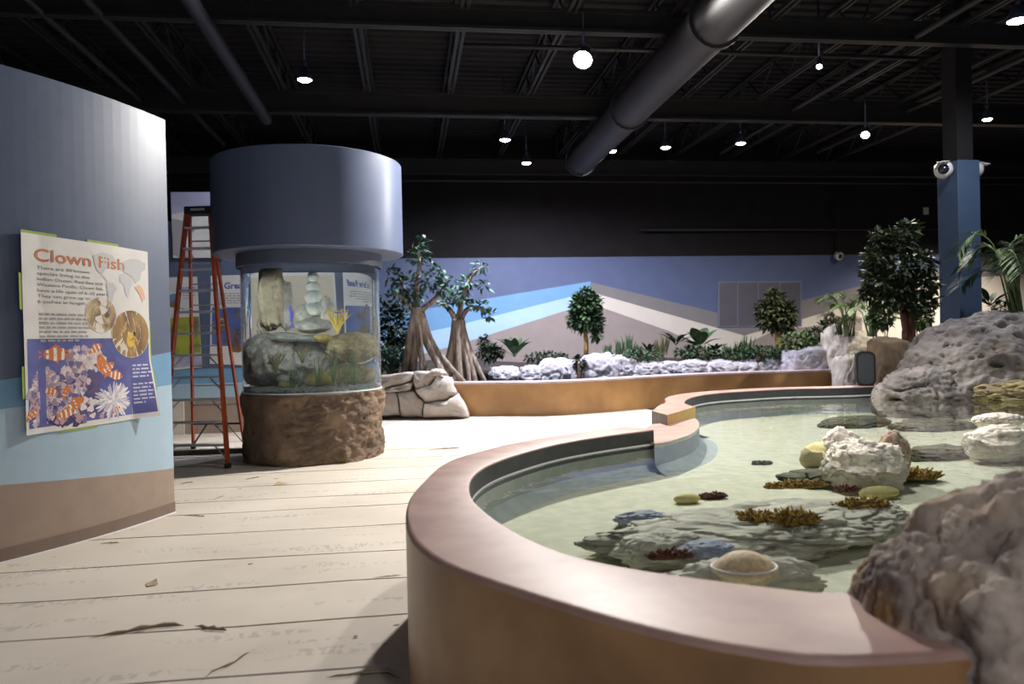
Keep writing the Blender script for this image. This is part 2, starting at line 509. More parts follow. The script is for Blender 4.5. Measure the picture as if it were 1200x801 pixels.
def xpipe(px, py, z, r, x0=-14.5, x1=19.5):
    p = pz(px, py, z); MB().tube([(x0, p.y, z), (x1, p.y, z)], r, 10).build('pipe', m_steel, ce, True)
xpipe(600, 212, 5.9, .03); xpipe(1000, 66, 6.4, .035, 1, 9)
p = pY(900, 269, 22.3); MB().tube([(pY(750, 267, 22.3).x, 22.3, p.z), (19, 22.3, p.z)], .04, 8).build('pipe', m_steel, ce, True)
def ypipe(ratio, z, r, y0, y1, name='pipe', mat=None, flanges=()):
    x = ratio * (z - EYE)
    mb = MB().tube([(x, y0, z), (x, y1, z)], r, 20)
    for f in flanges: mb.tube([(x, f - .05, z), (x, f + .05, z)], r + .05, 20)
    return mb.build(name, mat or m_steel, ce, True, angle=40)
ypipe(-.605, 6.25, .115, -2, 16.4, 'round_duct', m_duct)
ypipe(-1.06, 6.5, .055, -2, 17.5); ypipe(-.895, 6.5, .06, -2, 19.5)
ypipe(1.0, 6.1, .36, -2, 19.2, 'round_duct', m_duct, (7.5, 10.5, 14.8, 19.1))
ypipe(1.75, 6.55, .05, -2, 20); ypipe(2.3, 6.6, .05, -2, 20)

# ------------------------------------------------------------------ curved display wall at the left
def circle3(p, q, r):
    ax, ay, bx, by, cx, cy = p.x, p.y, q.x, q.y, r.x, r.y
    d = 2 * (ax * (by - cy) + bx * (cy - ay) + cx * (ay - by))
    ux = ((ax * ax + ay * ay) * (by - cy) + (bx * bx + by * by) * (cy - ay) + (cx * cx + cy * cy) * (ay - by)) / d
    uy = ((ax * ax + ay * ay) * (cx - bx) + (bx * bx + by * by) * (ax - cx) + (cx * cx + cy * cy) * (bx - ax)) / d
    return Vector((ux, uy, 0)), math.hypot(ax - ux, ay - uy)
DC, DR = circle3(ad(-3.96, 5.94), ad(-3.630, 6.62), ad(-3.364, 7.57))
DTOP = 3.86
def dang(p): return math.atan2(p.y - DC.y, p.x - DC.x)
A1 = dang(ad(-3.364, 7.57)); A0 = A1 - 3.6 / DR
def drum(s, z, off=0.0):                       # s: metres along the wall face counted back from its far end
    a = A1 - s / DR
    return Vector((DC.x + (DR + off) * math.cos(a), DC.y + (DR + off) * math.sin(a), z))
def drum_hit(px, py):
    d = ray(px, py); o = CAM
    A = d.x ** 2 + d.y ** 2; ox, oy = o.x - DC.x, o.y - DC.y
    B = 2 * (d.x * ox + d.y * oy); C_ = ox * ox + oy * oy - DR * DR
    t = (-B - math.sqrt(max(0, B * B - 4 * A * C_))) / (2 * A)
    p = o + d * t
    return (A1 - dang(p)) * DR, p.z
wc = structure('wall_curved', drum(1.5, 0))
def drum_panel(name, top, bot, mat, off=0.0, th=0.0, n=36, s0=0.0, s1=3.6):
    mb = MB(); vs = []; fs = []
    for i in range(n + 1):
        s = s0 + (s1 - s0) * i / n
        vs += [drum(s, bot(s), off), drum(s, top(s), off), drum(s, top(s), off - th), drum(s, bot(s), off - th)]
    for i in range(n):
        for k in range(4):
            fs.append((4 * i + k, 4 * i + 4 + k, 4 * i + 4 + (k + 1) % 4, 4 * i + (k + 1) % 4))
    fs += [(0, 1, 2, 3), (4 * n + 3, 4 * n + 2, 4 * n + 1, 4 * n)]
    return mb.add(vs, fs).build(name, mat, wc)
def sline(p, q):
    (s0, z0), (s1, z1) = drum_hit(*p), drum_hit(*q)
    return lambda s: z0 + (z1 - z0) * (s - s0) / (s1 - s0)
l1 = sline((196, 413), (2, 445)); l2 = sline((197, 451), (2, 479)); l3 = sline((199, 549), (2, 568))
drum_panel('slate_blue_field', lambda s: DTOP, l1, m_dblue, 0, .24)
drum_panel('sky_blue_band', l1, l2, m_dsky, 0, .24)
drum_panel('pale_blue_band', l2, l3, m_dpale, 0, .24)
drum_panel('taupe_field', l3, lambda s: 0, m_dtan, 0, .24)
bb = drum_panel('baseboard', lambda s: .105, lambda s: 0.006, m_base, .008, .01)
drum_panel('white_base_line', lambda s: .008, lambda s: 0, m_white, .022, .025)

# ------------------------------------------------------------------ panel wall behind the ladder
PW = 14.8
pw = structure('wall_panel', (-4.5, PW, 0))
px0, px1 = pY(150, 400, PW).x, pY(442, 400, PW).x
def pbox(name, z0, z1, mat, y=PW, t=.2, x0=px0, x1=px1):
    return MB().box(((x0 + x1) / 2, y + t / 2, (z0 + z1) / 2), (x1 - x0, t, z1 - z0)).build(name, mat, pw)
zp = [pY(240, v, PW).z for v in (259, 432, 449, 466)]
pbox('slate_blue_field', zp[1], zp[0], m_dblue); pbox('sky_blue_band', zp[2], zp[1], m_dsky)
pbox('pale_blue_band', zp[3], zp[2], m_dpale); pbox('taupe_field', 0, zp[3], m_dtan)
xc = pY(216, 480, PW).x
pbox('corner_pilaster', 0.0, zp[3], m_cream, PW - .06, .06, px0, xc)

# ------------------------------------------------------------------ column with the blue lower casing
CD = 13.3
cl = pd(1101, 300, CD + .25); cf = pd(1124, 300, CD)
cx0 = cl.x; cx1 = pd(1153, 300, CD).x
cw = cx1 - cf.x
c0 = Vector((cf.x + cw / 2, cf.y + .26, 0))
ctop = pd(1125, 187, CD).z
co = structure('column', c0)
MB().box((c0.x, c0.y, ctop / 2), (cw, .52, ctop)).build('blue_casing', m_col, co, bevel=.01)
MB().box((c0.x + .0, c0.y, (ctop + 7.4) / 2), (cw * .72, .36, 7.4 - ctop)).build('black_post', m_black, co)

# ------------------------------------------------------------------ touch pool
RZ = 0.80; LZ = 0.69; WZ = 0.668
m_rim = M('rim_stained_concrete', (184, 150, 136), (160, 126, 118), rough=0.48, scale=3.5, detail=10, bump=0.03, bscale=40, bdist=0.004, c3=(174, 140, 130), spec=0.35)
m_poolwall = M('pool_wall_stain', (172, 134, 92), (132, 98, 64), rough=0.36, scale=2.2, detail=8, bump=0.02, bscale=40, bdist=0.004, c3=(154, 116, 76))
m_liner = M('liner_black', (62, 64, 70), (50, 51, 57), rough=0.5, scale=6, bump=.1, bscale=50, bdist=.004)
m_sand = M('pool_sand', (224, 221, 197), (208, 205, 181), rough=0.9, scale=9, detail=10, bump=0.1, bscale=120, bdist=0.004)
m_cove = M('pool_cove', (192, 198, 192), (176, 184, 180), rough=0.8, scale=7)
m_yellow = M('lit_end_yellow', (214, 178, 92), (196, 160, 84), rough=.4, scale=5)  # lamplight on the end face put into its yellow colour

inA_px = [(991, 696), (916, 688), (827, 677), (767, 669), (701, 658), (650, 644), (599, 621), (566, 597), (553, 584), (549, 571), (553, 557), (573, 543), (607, 531.5), (650, 520), (700, 511.5), (766, 503)]
outA_px = [(995, 777), (888, 762), (804, 747), (711, 724), (627, 698), (557, 675), (510, 656), (480, 630), (474, 604), (478, 583), (492, 567)]
inA = [pz(x, y, RZ) for x, y in inA_px]
outA = [pz(x, y, RZ) for x, y in outA_px]
def offs(p, a, b, wd):                       # point p moved to the left of direction a->b
    d = (b - a); d.z = 0; d.normalize(); return p + Vector((d.y, -d.x, 0)) * -wd if False else p + Vector((-d.y, d.x, 0)) * wd
# the beyond part of the outer edge keeps a constant width from the inner edge
i0 = 11
for i in range(i0, len(inA)):
    a = inA[i - 1]; b = inA[min(i + 1, len(inA) - 1)]
    outA.append(offs(inA[i], a, b, .345))
# near end carried on to the right, behind the foreground rock
inR = [ad(6.2, 9.0, RZ), ad(5.2, 6.2, RZ), ad(3.6, 4.0, RZ), ad(2.0, 2.72, RZ)]
outR = [ad(6.7, 9.0, RZ), ad(5.65, 5.95, RZ), ad(3.9, 3.5, RZ), ad(2.1, 2.15, RZ)]
inA = inR + inA; outA = outR + outA
NA = 150
innerA = resample(smooth_line(inA, 2), NA)
o_s = smooth_line(outA, 2)
# match outer samples to inner ones by a shared parameter
def match(inner, outer_line, n):
    return resample(outer_line, n)
outerA = match(innerA, o_s, NA)
led_in = [pz(x, y, LZ) for x, y in [(767, 519), (781, 517.5), (796, 512.5), (811, 507.5), (818, 501), (820, 495), (816, 490)]]
led_out = [innerA[-1] + (outerA[-1] - innerA[-1]), ad(1.22, 7.5), pz(763, 497, LZ)]
inC_px = [(815, 476), (806, 473.5), (800.5, 471), (807, 466), (820, 462.5), (840, 460), (862, 458.5), (920, 455), (980, 454), (1020, 452.5)]
inC = [pz(x, y, RZ) for x, y in inC_px]
outC = [pz(763.5, 481, RZ), pz(770, 475, RZ), pz(782, 470.5, RZ)]
for i in range(3, len(inC)):
    a = inC[i - 1]; b = inC[min(i + 1, len(inC) - 1)]
    outC.append(offs(inC[i], a, b, .34))
inC += [ad(6.6, 11.9, RZ), ad(7.6, 11.6, RZ), ad(7.4, 10.2, RZ), ad(6.2, 9.0, RZ)]
outC += [ad(6.6, 12.3, RZ), ad(8.0, 12.0, RZ), ad(7.9, 10.2, RZ), ad(6.7, 9.0, RZ)]
innerC = resample(smooth_line(inC, 2), 110); outerC = resample(smooth_line(outC, 2), 110)
ledI = resample(smooth_line(led_in, 2), 24); ledO = resample(led_out, 24)

pool = thing('touch_pool', 'large kidney shaped touch pool with tan stained wall and wide mauve rim', 'touch pool', ad(2.5, 6.0, 0))
def loft(inner, outer, prof, mat, name, smooth=True, ends=None):
    mb = MB(); vs = []; fs = []; n = len(inner); k = len(prof)
    for a, b in zip(inner, outer):
        for t, z in prof:
            vs.append((b.x + (a.x - b.x) * t, b.y + (a.y - b.y) * t, z))
    for i in range(n - 1):
        for j in range(k - 1):
            fs.append((i * k + j, i * k + j + 1, (i + 1) * k + j + 1, (i + 1) * k + j))
    mb.add(vs, fs)
    return mb.build(name, mat, pool, smooth, angle=35)
for inn, out, nm in ((innerA, outerA, ''), (innerC, outerC, '')):
    loft(inn, out, [(0, 0), (0, .2), (0, .4), (0, .6), (0, RZ - .022)], m_poolwall, 'outer_wall')
    loft(inn, out, [(0, RZ - .022), (.012, RZ - .009), (.035, RZ - .001), (.06, RZ), (.5, RZ), (.95, RZ), (.985, RZ - .003), (1, RZ - .012)], m_rim, 'rim')
    loft(inn, out, [(1, RZ - .012), (1.004, WZ - .04)], m_liner, 'black_liner')
    loft(inn, out, [(1.004, WZ - .04), (1.02, .5), (1.15, .45), (1.35, .42)], m_cove, 'cove')
    loft(inn, out, [(1.006, WZ - .003), (1.014, WZ + .003), (1.006, WZ + .011)], m_white, 'waterline')
loft(ledI, ledO, [(0, 0), (0, LZ)], m_poolwall, 'step_wall', False)
loft(ledI, ledO, [(0, LZ), (.97, LZ), (1, LZ - .006)], m_rim, 'step_ledge', False)
loft(ledI, ledO, [(1, LZ - .006), (1.004, .5), (1.15, .45), (1.35, .42)], m_cove, 'cove')
# end faces of the two raised runs
def endcap(a, b, z0, mat, mid=None):
    pts = [a] + ([mid] if mid is not None else []) + [b]
    mb = MB()
    for p, q in zip(pts, pts[1:]):
        mb.poly([(p.x, p.y, z0), (q.x, q.y, z0), (q.x, q.y, RZ - .002), (p.x, p.y, RZ - .002)])
    return mb.build('rim_end', mat, pool)
endcap(outerA[-1], innerA[-1], 0.0, m_rim)
vm = pz(782, 486, RZ)
MB().poly([outerC[0], vm, innerC[0]]).build('rim_corner', m_rim, pool)
MB().poly([(outerC[0].x, outerC[0].y, .2), (vm.x, vm.y, .2), (vm.x, vm.y, RZ), (outerC[0].x, outerC[0].y, RZ)]).build('rim_end', M('grey_end', (150, 144, 140), (134, 128, 124), rough=.6, scale=9), pool)  # outer half of the end face, plain grey
MB().poly([(innerC[0].x, innerC[0].y, .2), (vm.x, vm.y, .2), (vm.x, vm.y, RZ), (innerC[0].x, innerC[0].y, RZ)]).build('rim_end', m_yellow, pool)
# sand bed and water fill the inner outline
outline = [(p.x, p.y) for p in innerA] + [(p.x, p.y) for p in ledI[1:-1]] + [(p.x, p.y) for p in innerC]
def fill(z, name, mat, shrink=0.0, wave=0.0):
    bm = bmesh.new()
    vs = [bm.verts.new((x, y, z)) for x, y in outline[::2]]
    for a, b in zip(vs, vs[1:] + vs[:1]):
        if (a.co - b.co).length > 1e-5: bm.edges.new((a, b))
    bmesh.ops.triangle_fill(bm, use_beauty=True, use_dissolve=False, edges=bm.edges[:])
    for f in bm.faces:
        if f.normal.z < 0: f.normal_flip()
    me = bpy.data.meshes.new(name); bm.to_mesh(me); bm.free()
    me.transform(Matrix.Translation(-root_loc(pool))); me.materials.append(mat)
    o = bpy.data.objects.new(name, me); COL.objects.link(o); o.parent = pool
    return o
fill(.42, 'sand_bed', m_sand)

def water_mat(name, tint, dens_bump=0.012, scale=5.0, haze=0.0):
    m = bpy.data.materials.new(name); m.use_nodes = True
    nt = m.node_tree; N = nt.nodes; L = nt.links
    for n in list(N):
        if n.type != 'OUTPUT_MATERIAL': N.remove(n)
    out = [n for n in N if n.type == 'OUTPUT_MATERIAL'][0]
    tr = N.new('ShaderNodeBsdfTransparent'); tr.inputs[0].default_value = (*tint, 1)
    gl = N.new('ShaderNodeBsdfGlossy'); gl.inputs['Roughness'].default_value = 0.015; gl.inputs[0].default_value = (1, 1, 1, 1)
    ge = N.new('ShaderNodeNewGeometry'); dt = N.new('ShaderNodeVectorMath'); dt.operation = 'DOT_PRODUCT'
    L.new(ge.outputs['Incoming'], dt.inputs[0]); L.new(ge.outputs['Normal'], dt.inputs[1])
    def mth(op, a, b=None):
        q = N.new('ShaderNodeMath'); q.operation = op
        for k, v in ((0, a), (1, b)):
            if v is None: continue
            if isinstance(v, (int, float)): q.inputs[k].default_value = v
            else: L.new(v, q.inputs[k])
        return q.outputs[0]
    fr = mth('ADD', mth('MULTIPLY', mth('POWER', mth('SUBTRACT', 1.0, mth('ABSOLUTE', dt.outputs['Value'])), 5.0), .98), .02)
    tc = N.new('ShaderNodeTexCoord'); n = N.new('ShaderNodeTexNoise'); n.inputs['Scale'].default_value = scale; n.inputs['Detail'].default_value = 2
    bp = N.new('ShaderNodeBump'); bp.inputs['Strength'].default_value = 0.25; bp.inputs['Distance'].default_value = dens_bump
    L.new(tc.outputs['Object'], n.inputs['Vector']); L.new(n.outputs['Fac'], bp.inputs['Height'])
    L.new(bp.outputs[0], gl.inputs['Normal']); pass
    mx = N.new('ShaderNodeMixShader'); L.new(fr, mx.inputs[0]); L.new(tr.outputs[0], mx.inputs[1]); L.new(gl.outputs[0], mx.inputs[2])
    if haze:  # pale diffuse share painted over the shell as the water's milky haze
        df = N.new('ShaderNodeBsdfDiffuse'); df.inputs[0].default_value = (.62, .72, .74, 1)
        m2 = N.new('ShaderNodeMixShader'); m2.inputs[0].default_value = haze; L.new(mx.outputs[0], m2.inputs[1]); L.new(df.outputs[0], m2.inputs[2]); mx = m2
    L.new(mx.outputs[0], out.inputs[0])
    return m
m_water = water_mat('pool_water', (.93, .97, .96))
fill(WZ, 'water', m_water)

# ------------------------------------------------------------------ stones, algae and shells in the pool
m_reef = M('grey_reef_stone', (226, 220, 202), (178, 172, 156), rough=0.85, scale=3.2, detail=12, bump=0.35, bscale=16, bdist=0.02, c3=(208, 202, 186))
m_reefblue = M('blue_grey_stone', (176, 182, 200), (140, 148, 168), rough=0.8, scale=5, detail=10, bump=0.3, bscale=20, bdist=0.02)
m_whiterock = M('white_coral_rock', (236, 228, 214), (196, 184, 170), rough=0.8, scale=7, detail=10, bump=0.5, bscale=22, bdist=0.02, lo=.45, hi=.75)
m_yellowrock = M('pale_yellow_stone', (226, 214, 150), (206, 190, 122), rough=0.8, scale=6, bump=0.2, bscale=30, bdist=0.01)
m_algae = M('golden_algae', (184, 148, 58), (134, 104, 42), rough=0.8, scale=20)
m_redalgae = M('rust_algae', (120, 66, 44), (86, 48, 38), rough=0.8, scale=20)
m_shell = M('sandy_shell', (216, 196, 158), (188, 162, 122), rough=0.7, scale=40, detail=4, bump=0.6, bscale=70, bdist=0.006)

def R3(px, py, z): return pz(px, py, z)
c = R3(850, 618, .55)
rock('reef_slab', 'long flat grey reef slab lying under water in the middle of the pool', 'rock', (c.x, c.y, .49), (.78, .40, .125), m_reef, sub=6, amp=.30, freq=1.8, ridge=.2, pits=.10, pfreq=2.6, seed=3, rot=R(2))
c = R3(960, 600, .55)
rock('reef_slab', 'grey submerged slab with hollow pockets beside the foreground rock', 'rock', (c.x, c.y, .49), (.62, .42, .11), m_reef, sub=6, amp=.28, freq=1.7, ridge=.2, pits=.16, pfreq=2.4, seed=8, rot=R(14))
c = R3(872, 672, .55)
rock('reef_slab', 'small dark grey submerged slab right behind the near rim under the round shell', 'rock', (c.x, c.y + .02, .50), (.36, .14, .12), m_reef, sub=5, amp=.30, freq=1.9, ridge=.2, pits=.08, pfreq=3, seed=12, rot=R(-6))
c = R3(772, 638, .55)
rock('reef_stone', 'rough grey stone at the left tip of the long submerged slab', 'rock', (c.x + .02, c.y, .52), (.27, .16, .09), m_reef, sub=5, amp=.3, freq=2.2, ridge=.3, pits=.12, pfreq=4, seed=15)
c = R3(824, 632, .6)
rock('smooth_stone', 'smooth blue grey stone half buried in the long submerged slab', 'rock', (c.x, c.y, .545), (.15, .105, .045), m_reefblue, sub=5, amp=.35, freq=2.2, fine=.08, seed=21)
c = R3(752, 601, .5)
rock('smooth_stone', 'small flat blue grey stone at the far left of the submerged slab', 'rock', (c.x, c.y, .46), (.17, .10, .05), m_reefblue, sub=5, amp=.35, freq=2.2, fine=.08, seed=25)
c = R3(890, 589, .58)
rock('reef_slab', 'pale grey ridge of stone along the far edge of the submerged slab', 'rock', (c.x, c.y, .49), (.50, .18, .09), m_reef, sub=5, amp=.25, freq=1.8, ridge=.2, pits=.08, pfreq=3, seed=29, rot=R(4))
# white cluster above the water
c = R3(1018, 535, .67)
rock('white_coral_rock', 'large white coral rock breaking the water surface in the pool', 'rock', (c.x - .01, c.y + .05, .57), (.31, .26, .23), m_whiterock, sub=6, square=.12, amp=.24, freq=1.9, ridge=.15, pits=.12, pfreq=3.2, seed=31)
c = R3(1000, 527, .67)
rock('white_coral_rock', 'taller white coral lump at the back of the white rock cluster', 'rock', (c.x, c.y + .18, .62), (.18, .16, .21), m_whiterock, sub=5, amp=.2, freq=2.1, ridge=.15, pits=.16, pfreq=3.2, seed=34)
c = R3(1052, 530, .67)
rock('pitted_coral_rock', 'brown pitted coral lump on the right end of the white rock cluster', 'rock', (c.x, c.y + .06, .62), (.12, .13, .22), M('pitted_coral', (206, 186, 166), (150, 128, 112), rough=.85, scale=9, bump=.4, bscale=30), sub=5, amp=.22, freq=2.4, ridge=.2, pits=.26, pfreq=4.2, seed=37)
c = R3(968, 525, .67)
rock('yellow_stone', 'pale yellow rounded stone at the left of the white rock cluster', 'rock', (c.x, c.y + .08, .58), (.18, .15, .13), m_yellowrock, sub=4, amp=.1, freq=1.6, seed=40)
c = R3(1168, 510, .67)
rock('cream_rock', 'long cream rock above the water near the right picture edge', 'rock', (c.x + .06, c.y + .05, .58), (.34, .2, .17), m_whiterock, sub=5, amp=.25, freq=1.8, ridge=.2, pits=.08, pfreq=3, seed=43)
c = R3(1172, 500, .67)
rock('cream_rock', 'cream slab lying on top of the long cream rock at right', 'rock', (c.x + .03, c.y + .05, .73), (.26, .15, .07), m_whiterock, sub=5, amp=.25, freq=1.8, ridge=.2, pits=.08, pfreq=3, seed=46)
# submerged flats far back
for (px, py, rx, ry, lab, sd) in [(1000, 491, .5, .3, 'dark submerged rock patch in front of the big boulder', 51), (1090, 494, .55, .32, 'grey submerged flat rock below the big boulder at right', 53),
                                  (1100, 526, .42, .2, 'olive submerged rock between the white rock and the cream rock', 55), (985, 552, .5, .28, 'low submerged sandy rock in front of the white rock cluster', 57)]:
    c = R3(px, py, .5)
    rock('submerged_rock', lab, 'rock', (c.x, c.y, .44), (rx, ry, .10), M('algae_stone', (128, 124, 96), (96, 94, 78), rough=.9, scale=5, bump=.4, bscale=20), sub=5, amp=.3, freq=1.8, ridge=.2, pits=.06, seed=sd, rot=R(8))
c = R3(1030, 574, .48)
rock('yellow_stone', 'flat pale yellow stone between two golden algae clumps', 'rock', (c.x, c.y, .46), (.15, .08, .05), m_yellowrock, sub=3, amp=.08, freq=1.6, seed=60)
c = R3(805, 581, .47)
rock('yellow_stone', 'small yellow stone at the far left edge of the submerged slab', 'rock', (c.x, c.y, .45), (.10, .055, .04), m_yellowrock, sub=3, amp=.08, freq=1.6, seed=62)

def algae(px, py, z, rx, ry, h, n, mat, label, name='algae_clump', seed=1):
    r = random.Random(seed); c = R3(px, py, z)
    mb = MB()
    for i in range(int(n * 2.2)):
        a = r.uniform(0, 6.28); q = math.sqrt(r.random())
        p = c + Vector((math.cos(a) * q * rx, math.sin(a) * q * ry, -.02))
        d = Vector((r.uniform(-1, 1), r.uniform(-1, 1), r.uniform(.3, 1.0))).normalized()
        ln = 1.5 * h * r.uniform(.5, 1.1) * (1.1 - .5 * q)
        pts = [p, p + d * ln * .5 + Vector((r.uniform(-.01, .01), r.uniform(-.01, .01), 0)), p + d * ln * .8 + Vector((r.uniform(-.02, .02), r.uniform(-.02, .02), 0))]
        mb.tube(pts, [.006, .009, .004], 4)
    o = mb.build(name, mat, None, True, origin=(c.x, c.y, z - .02))
    tag(o, label, 'algae')
algae(884, 607, .60, .10, .07, .07, 170, m_algae, 'golden brown algae clump at left on the submerged slab', seed=1)
algae(926, 608, .60, .15, .09, .08, 260, m_algae, 'wide golden algae clump at the centre of the submerged slab', seed=2)
algae(1072, 556, .47, .20, .12, .08, 330, m_algae, 'big golden algae clump just right of the white coral rock', seed=3)
algae(1010, 590, .59, .17, .07, .06, 240, m_algae, 'golden algae clump nearest the foreground rock', seed=4)
algae(932, 567, .57, .22, .05, .05, 220, m_algae, 'long thin algae strip along the far edge of the submerged slab', seed=5)
algae(835, 579, .45, .10, .035, .04, 120, m_redalgae, 'rust brown algae tuft beside the small yellow stone', seed=6)
algae(993, 572, .57, .06, .04, .05, 90, m_redalgae, 'small rust brown algae tuft left of the flat pale stone', seed=7)
algae(785, 648, .60, .10, .03, .045, 130, m_redalgae, 'dark red algae on the left tip of the near slab', seed=8)
algae(893, 541, .44, .09, .05, .04, 70, M('green_algae', (108, 112, 76), (86, 90, 60), rough=.8, scale=20), 'small grey green algae tuft alone on the sand', seed=9)

# round shell with a ribbed rim
c = R3(872, 664, .668)
sh = thing('round_shell', 'round sandy domed shell with a white edge on the pool stones', 'shell', (c.x, c.y, .60))
mb = MB(); vs = []; fs = []; nr, na = 10, 40
for i in range(nr + 1):
    t = i / nr
    for k in range(na):
        a = 2 * math.pi * k / na
        r_ = t * (1 + .025 * math.sin(a * 20) * t)
        vs.append((c.x + .132 * r_ * math.cos(a), c.y + .11 * r_ * math.sin(a), .672 + .062 * (1 - t ** 2.2)))
for i in range(nr):
    for k in range(na):
        fs.append((i * na + k, (i + 1) * na + k, (i + 1) * na + (k + 1) % na, i * na + (k + 1) % na))
mb.add(vs, fs).build('dome', m_shell, sh, True)
mb = MB()
mb.tube([(c.x + .136 * math.cos(2 * math.pi * k / 32), c.y + .113 * math.sin(2 * math.pi * k / 32), .672) for k in range(33)], .0045, 6, cap=False).build('white_edge', m_white, sh, True)
MB().lathe([(.02, .615), (.10, .62), (.132, .65), (.137, .67)], (c.x, c.y, 0), 32).build('underside', m_shell, sh, True)

# ------------------------------------------------------------------ boulders round the pool
m_fore = M('pitted_limestone', (206, 190, 176), (126, 114, 110), rough=0.9, scale=4.5, detail=14, bump=0.6, bscale=26, bdist=0.02, c3=(172, 156, 146), lo=.30, hi=.70)
nt = m_fore.node_tree
def stain(m, col, scale, lo, hi, fac=.7, seed=0.0):
    nt = m.node_tree; N = nt.nodes; L = nt.links; b = N['Principled BSDF']
    src = b.inputs['Base Color'].links[0].from_socket
    tc = N.new('ShaderNodeTexCoord'); mp = N.new('ShaderNodeMapping'); mp.inputs['Location'].default_value = (seed, seed * 2, seed)
    L.new(tc.outputs['Object'], mp.inputs[0])
    n = N.new('ShaderNodeTexNoise'); n.inputs['Scale'].default_value = scale; n.inputs['Detail'].default_value = 5; L.new(mp.outputs[0], n.inputs['Vector'])
    r = N.new('ShaderNodeMapRange'); r.inputs[1].default_value = lo; r.inputs[2].default_value = hi; r.inputs[4].default_value = fac; L.new(n.outputs['Fac'], r.inputs[0])
    mx = N.new('ShaderNodeMix'); mx.data_type = 'RGBA'; mx.inputs[7].default_value = (*lin(col), 1)
    L.new(r.outputs[0], mx.inputs[0]); L.new(src, mx.inputs[6]); L.new(mx.outputs[2], b.inputs['Base Color'])
stain(m_fore, (150, 116, 56), 3.0, .56, .68, .75, 3.0)
stain(m_fore, (70, 66, 70), 2.2, .60, .70, .6, 9.0)
fb = ad(1.74, 2.25, .56)
mb = rock_mb(fb, (.68, .50, .70), seed=71, sub=7, amp=.22, freq=1.7, ridge=.05, pits=.03, pfreq=3.2, fine=.022, hh=1.0, rot=R(-10))
rock_mb(ad(1.36, 2.32, .48), (.36, .38, .62), seed=75, sub=7, amp=.22, freq=1.7, ridge=.05, pits=.03, pfreq=3.2, fine=.022, hh=1.0, mb=mb)
o = mb.build('boulder', m_fore, None, True, origin=(fb.x, fb.y, 0))
tag(o, 'rough brown grey pitted boulder filling the near right corner, over the rim', 'boulder')

m_big = M('pitted_grey_rock', (146, 139, 134), (100, 94, 92), rough=0.9, scale=2.5, detail=12, bump=0.8, bscale=8, bdist=0.05, c3=(126, 119, 115))
stain(m_big, (150, 128, 92), 1.6, .58, .70, .7, 5.0)
bc = pd(1165, 440, 11.3)
mb = rock_mb((bc.x + .1, bc.y, .62), (1.55, 1.15, 1.22), seed=81, sub=7, amp=.12, freq=1.4, ridge=.02, pits=.10, pfreq=3.6, fine=.025)
b2 = pd(1085, 455, 10.9)
rock_mb((b2.x, b2.y, .62), (.75, .6, .50), seed=84, sub=6, amp=.2, freq=1.6, ridge=.15, pits=.13, pfreq=3.0, mb=mb)
o = mb.build('boulder', m_big, None, True, origin=(bc.x, bc.y, 0))
tag(o, 'huge grey pitted boulder at the far end of the pool below the blue column', 'boulder')
b3 = pd(1185, 462, 10.3)
rock('boulder', 'yellowish undercut ledge of rock at the waterline below the huge boulder', 'boulder', (b3.x + .1, b3.y, .74), (.62, .42, .20), M('ochre_rock', (170, 156, 112), (116, 104, 80), rough=.9, scale=4, bump=.6, bscale=12), sub=6, amp=.25, freq=1.8, ridge=.2, pits=.1, seed=88, rot=R(-12))
b4 = pd(1046, 424, 11.9)
rock('boulder', 'smooth brown boulder standing right of the black speaker', 'boulder', (b4.x, b4.y + .1, 1.02), (.31, .3, .58), M('brown_rock', (142, 120, 94), (112, 96, 82), rough=.8, scale=3, bump=.3, bscale=10), sub=5, amp=.12, freq=1.2, ridge=.08, seed=91, square=.6)

# outdoor speaker on the rim
spk = pd(1014, 432, 11.65)
sp = thing('speaker', 'black rounded outdoor loudspeaker on the far pool rim beside the brown boulder', 'speaker', (spk.x, spk.y, .80))
def rrect(wd, h, r, n=6):
    out = []
    for cx, cz, a0 in ((wd / 2 - r, h / 2 - r, 0), (-wd / 2 + r, h / 2 - r, 90), (-wd / 2 + r, -h / 2 + r, 180), (wd / 2 - r, -h / 2 + r, 270)):
        for k in range(n + 1):
            a = R(a0 + 90 * k / n); out.append((cx + r * math.cos(a), cz + r * math.sin(a)))
    return out
sa = Vector((math.cos(.46), -math.sin(.46), 0)); sn = Vector((-math.sin(.46), -math.cos(.46), 0))
sz0 = .80 + .26
def spk_prism(wd, h, r, d0, d1, name, mat, par=sp):
    pts = [Vector((spk.x, spk.y, sz0)) + sa * x + Vector((0, 0, z)) + sn * d0 for x, z in rrect(wd, h, r)]
    return MB().prism(pts, sn * (d1 - d0)).build(name, mat, par)
m_plastic = M('black_plastic', (24, 24, 27), rough=.45)
spk_prism(.27, .52, .10, -.16, .10, 'cabinet', m_plastic)
spk_prism(.215, .46, .08, .10, .112, 'grille', M('speaker_grille', (66, 72, 80), (52, 58, 66), rough=.6, scale=90, detail=1))
MB().box((spk.x, spk.y, .815), (.16, .16, .03)).build('foot', m_plastic, sp)

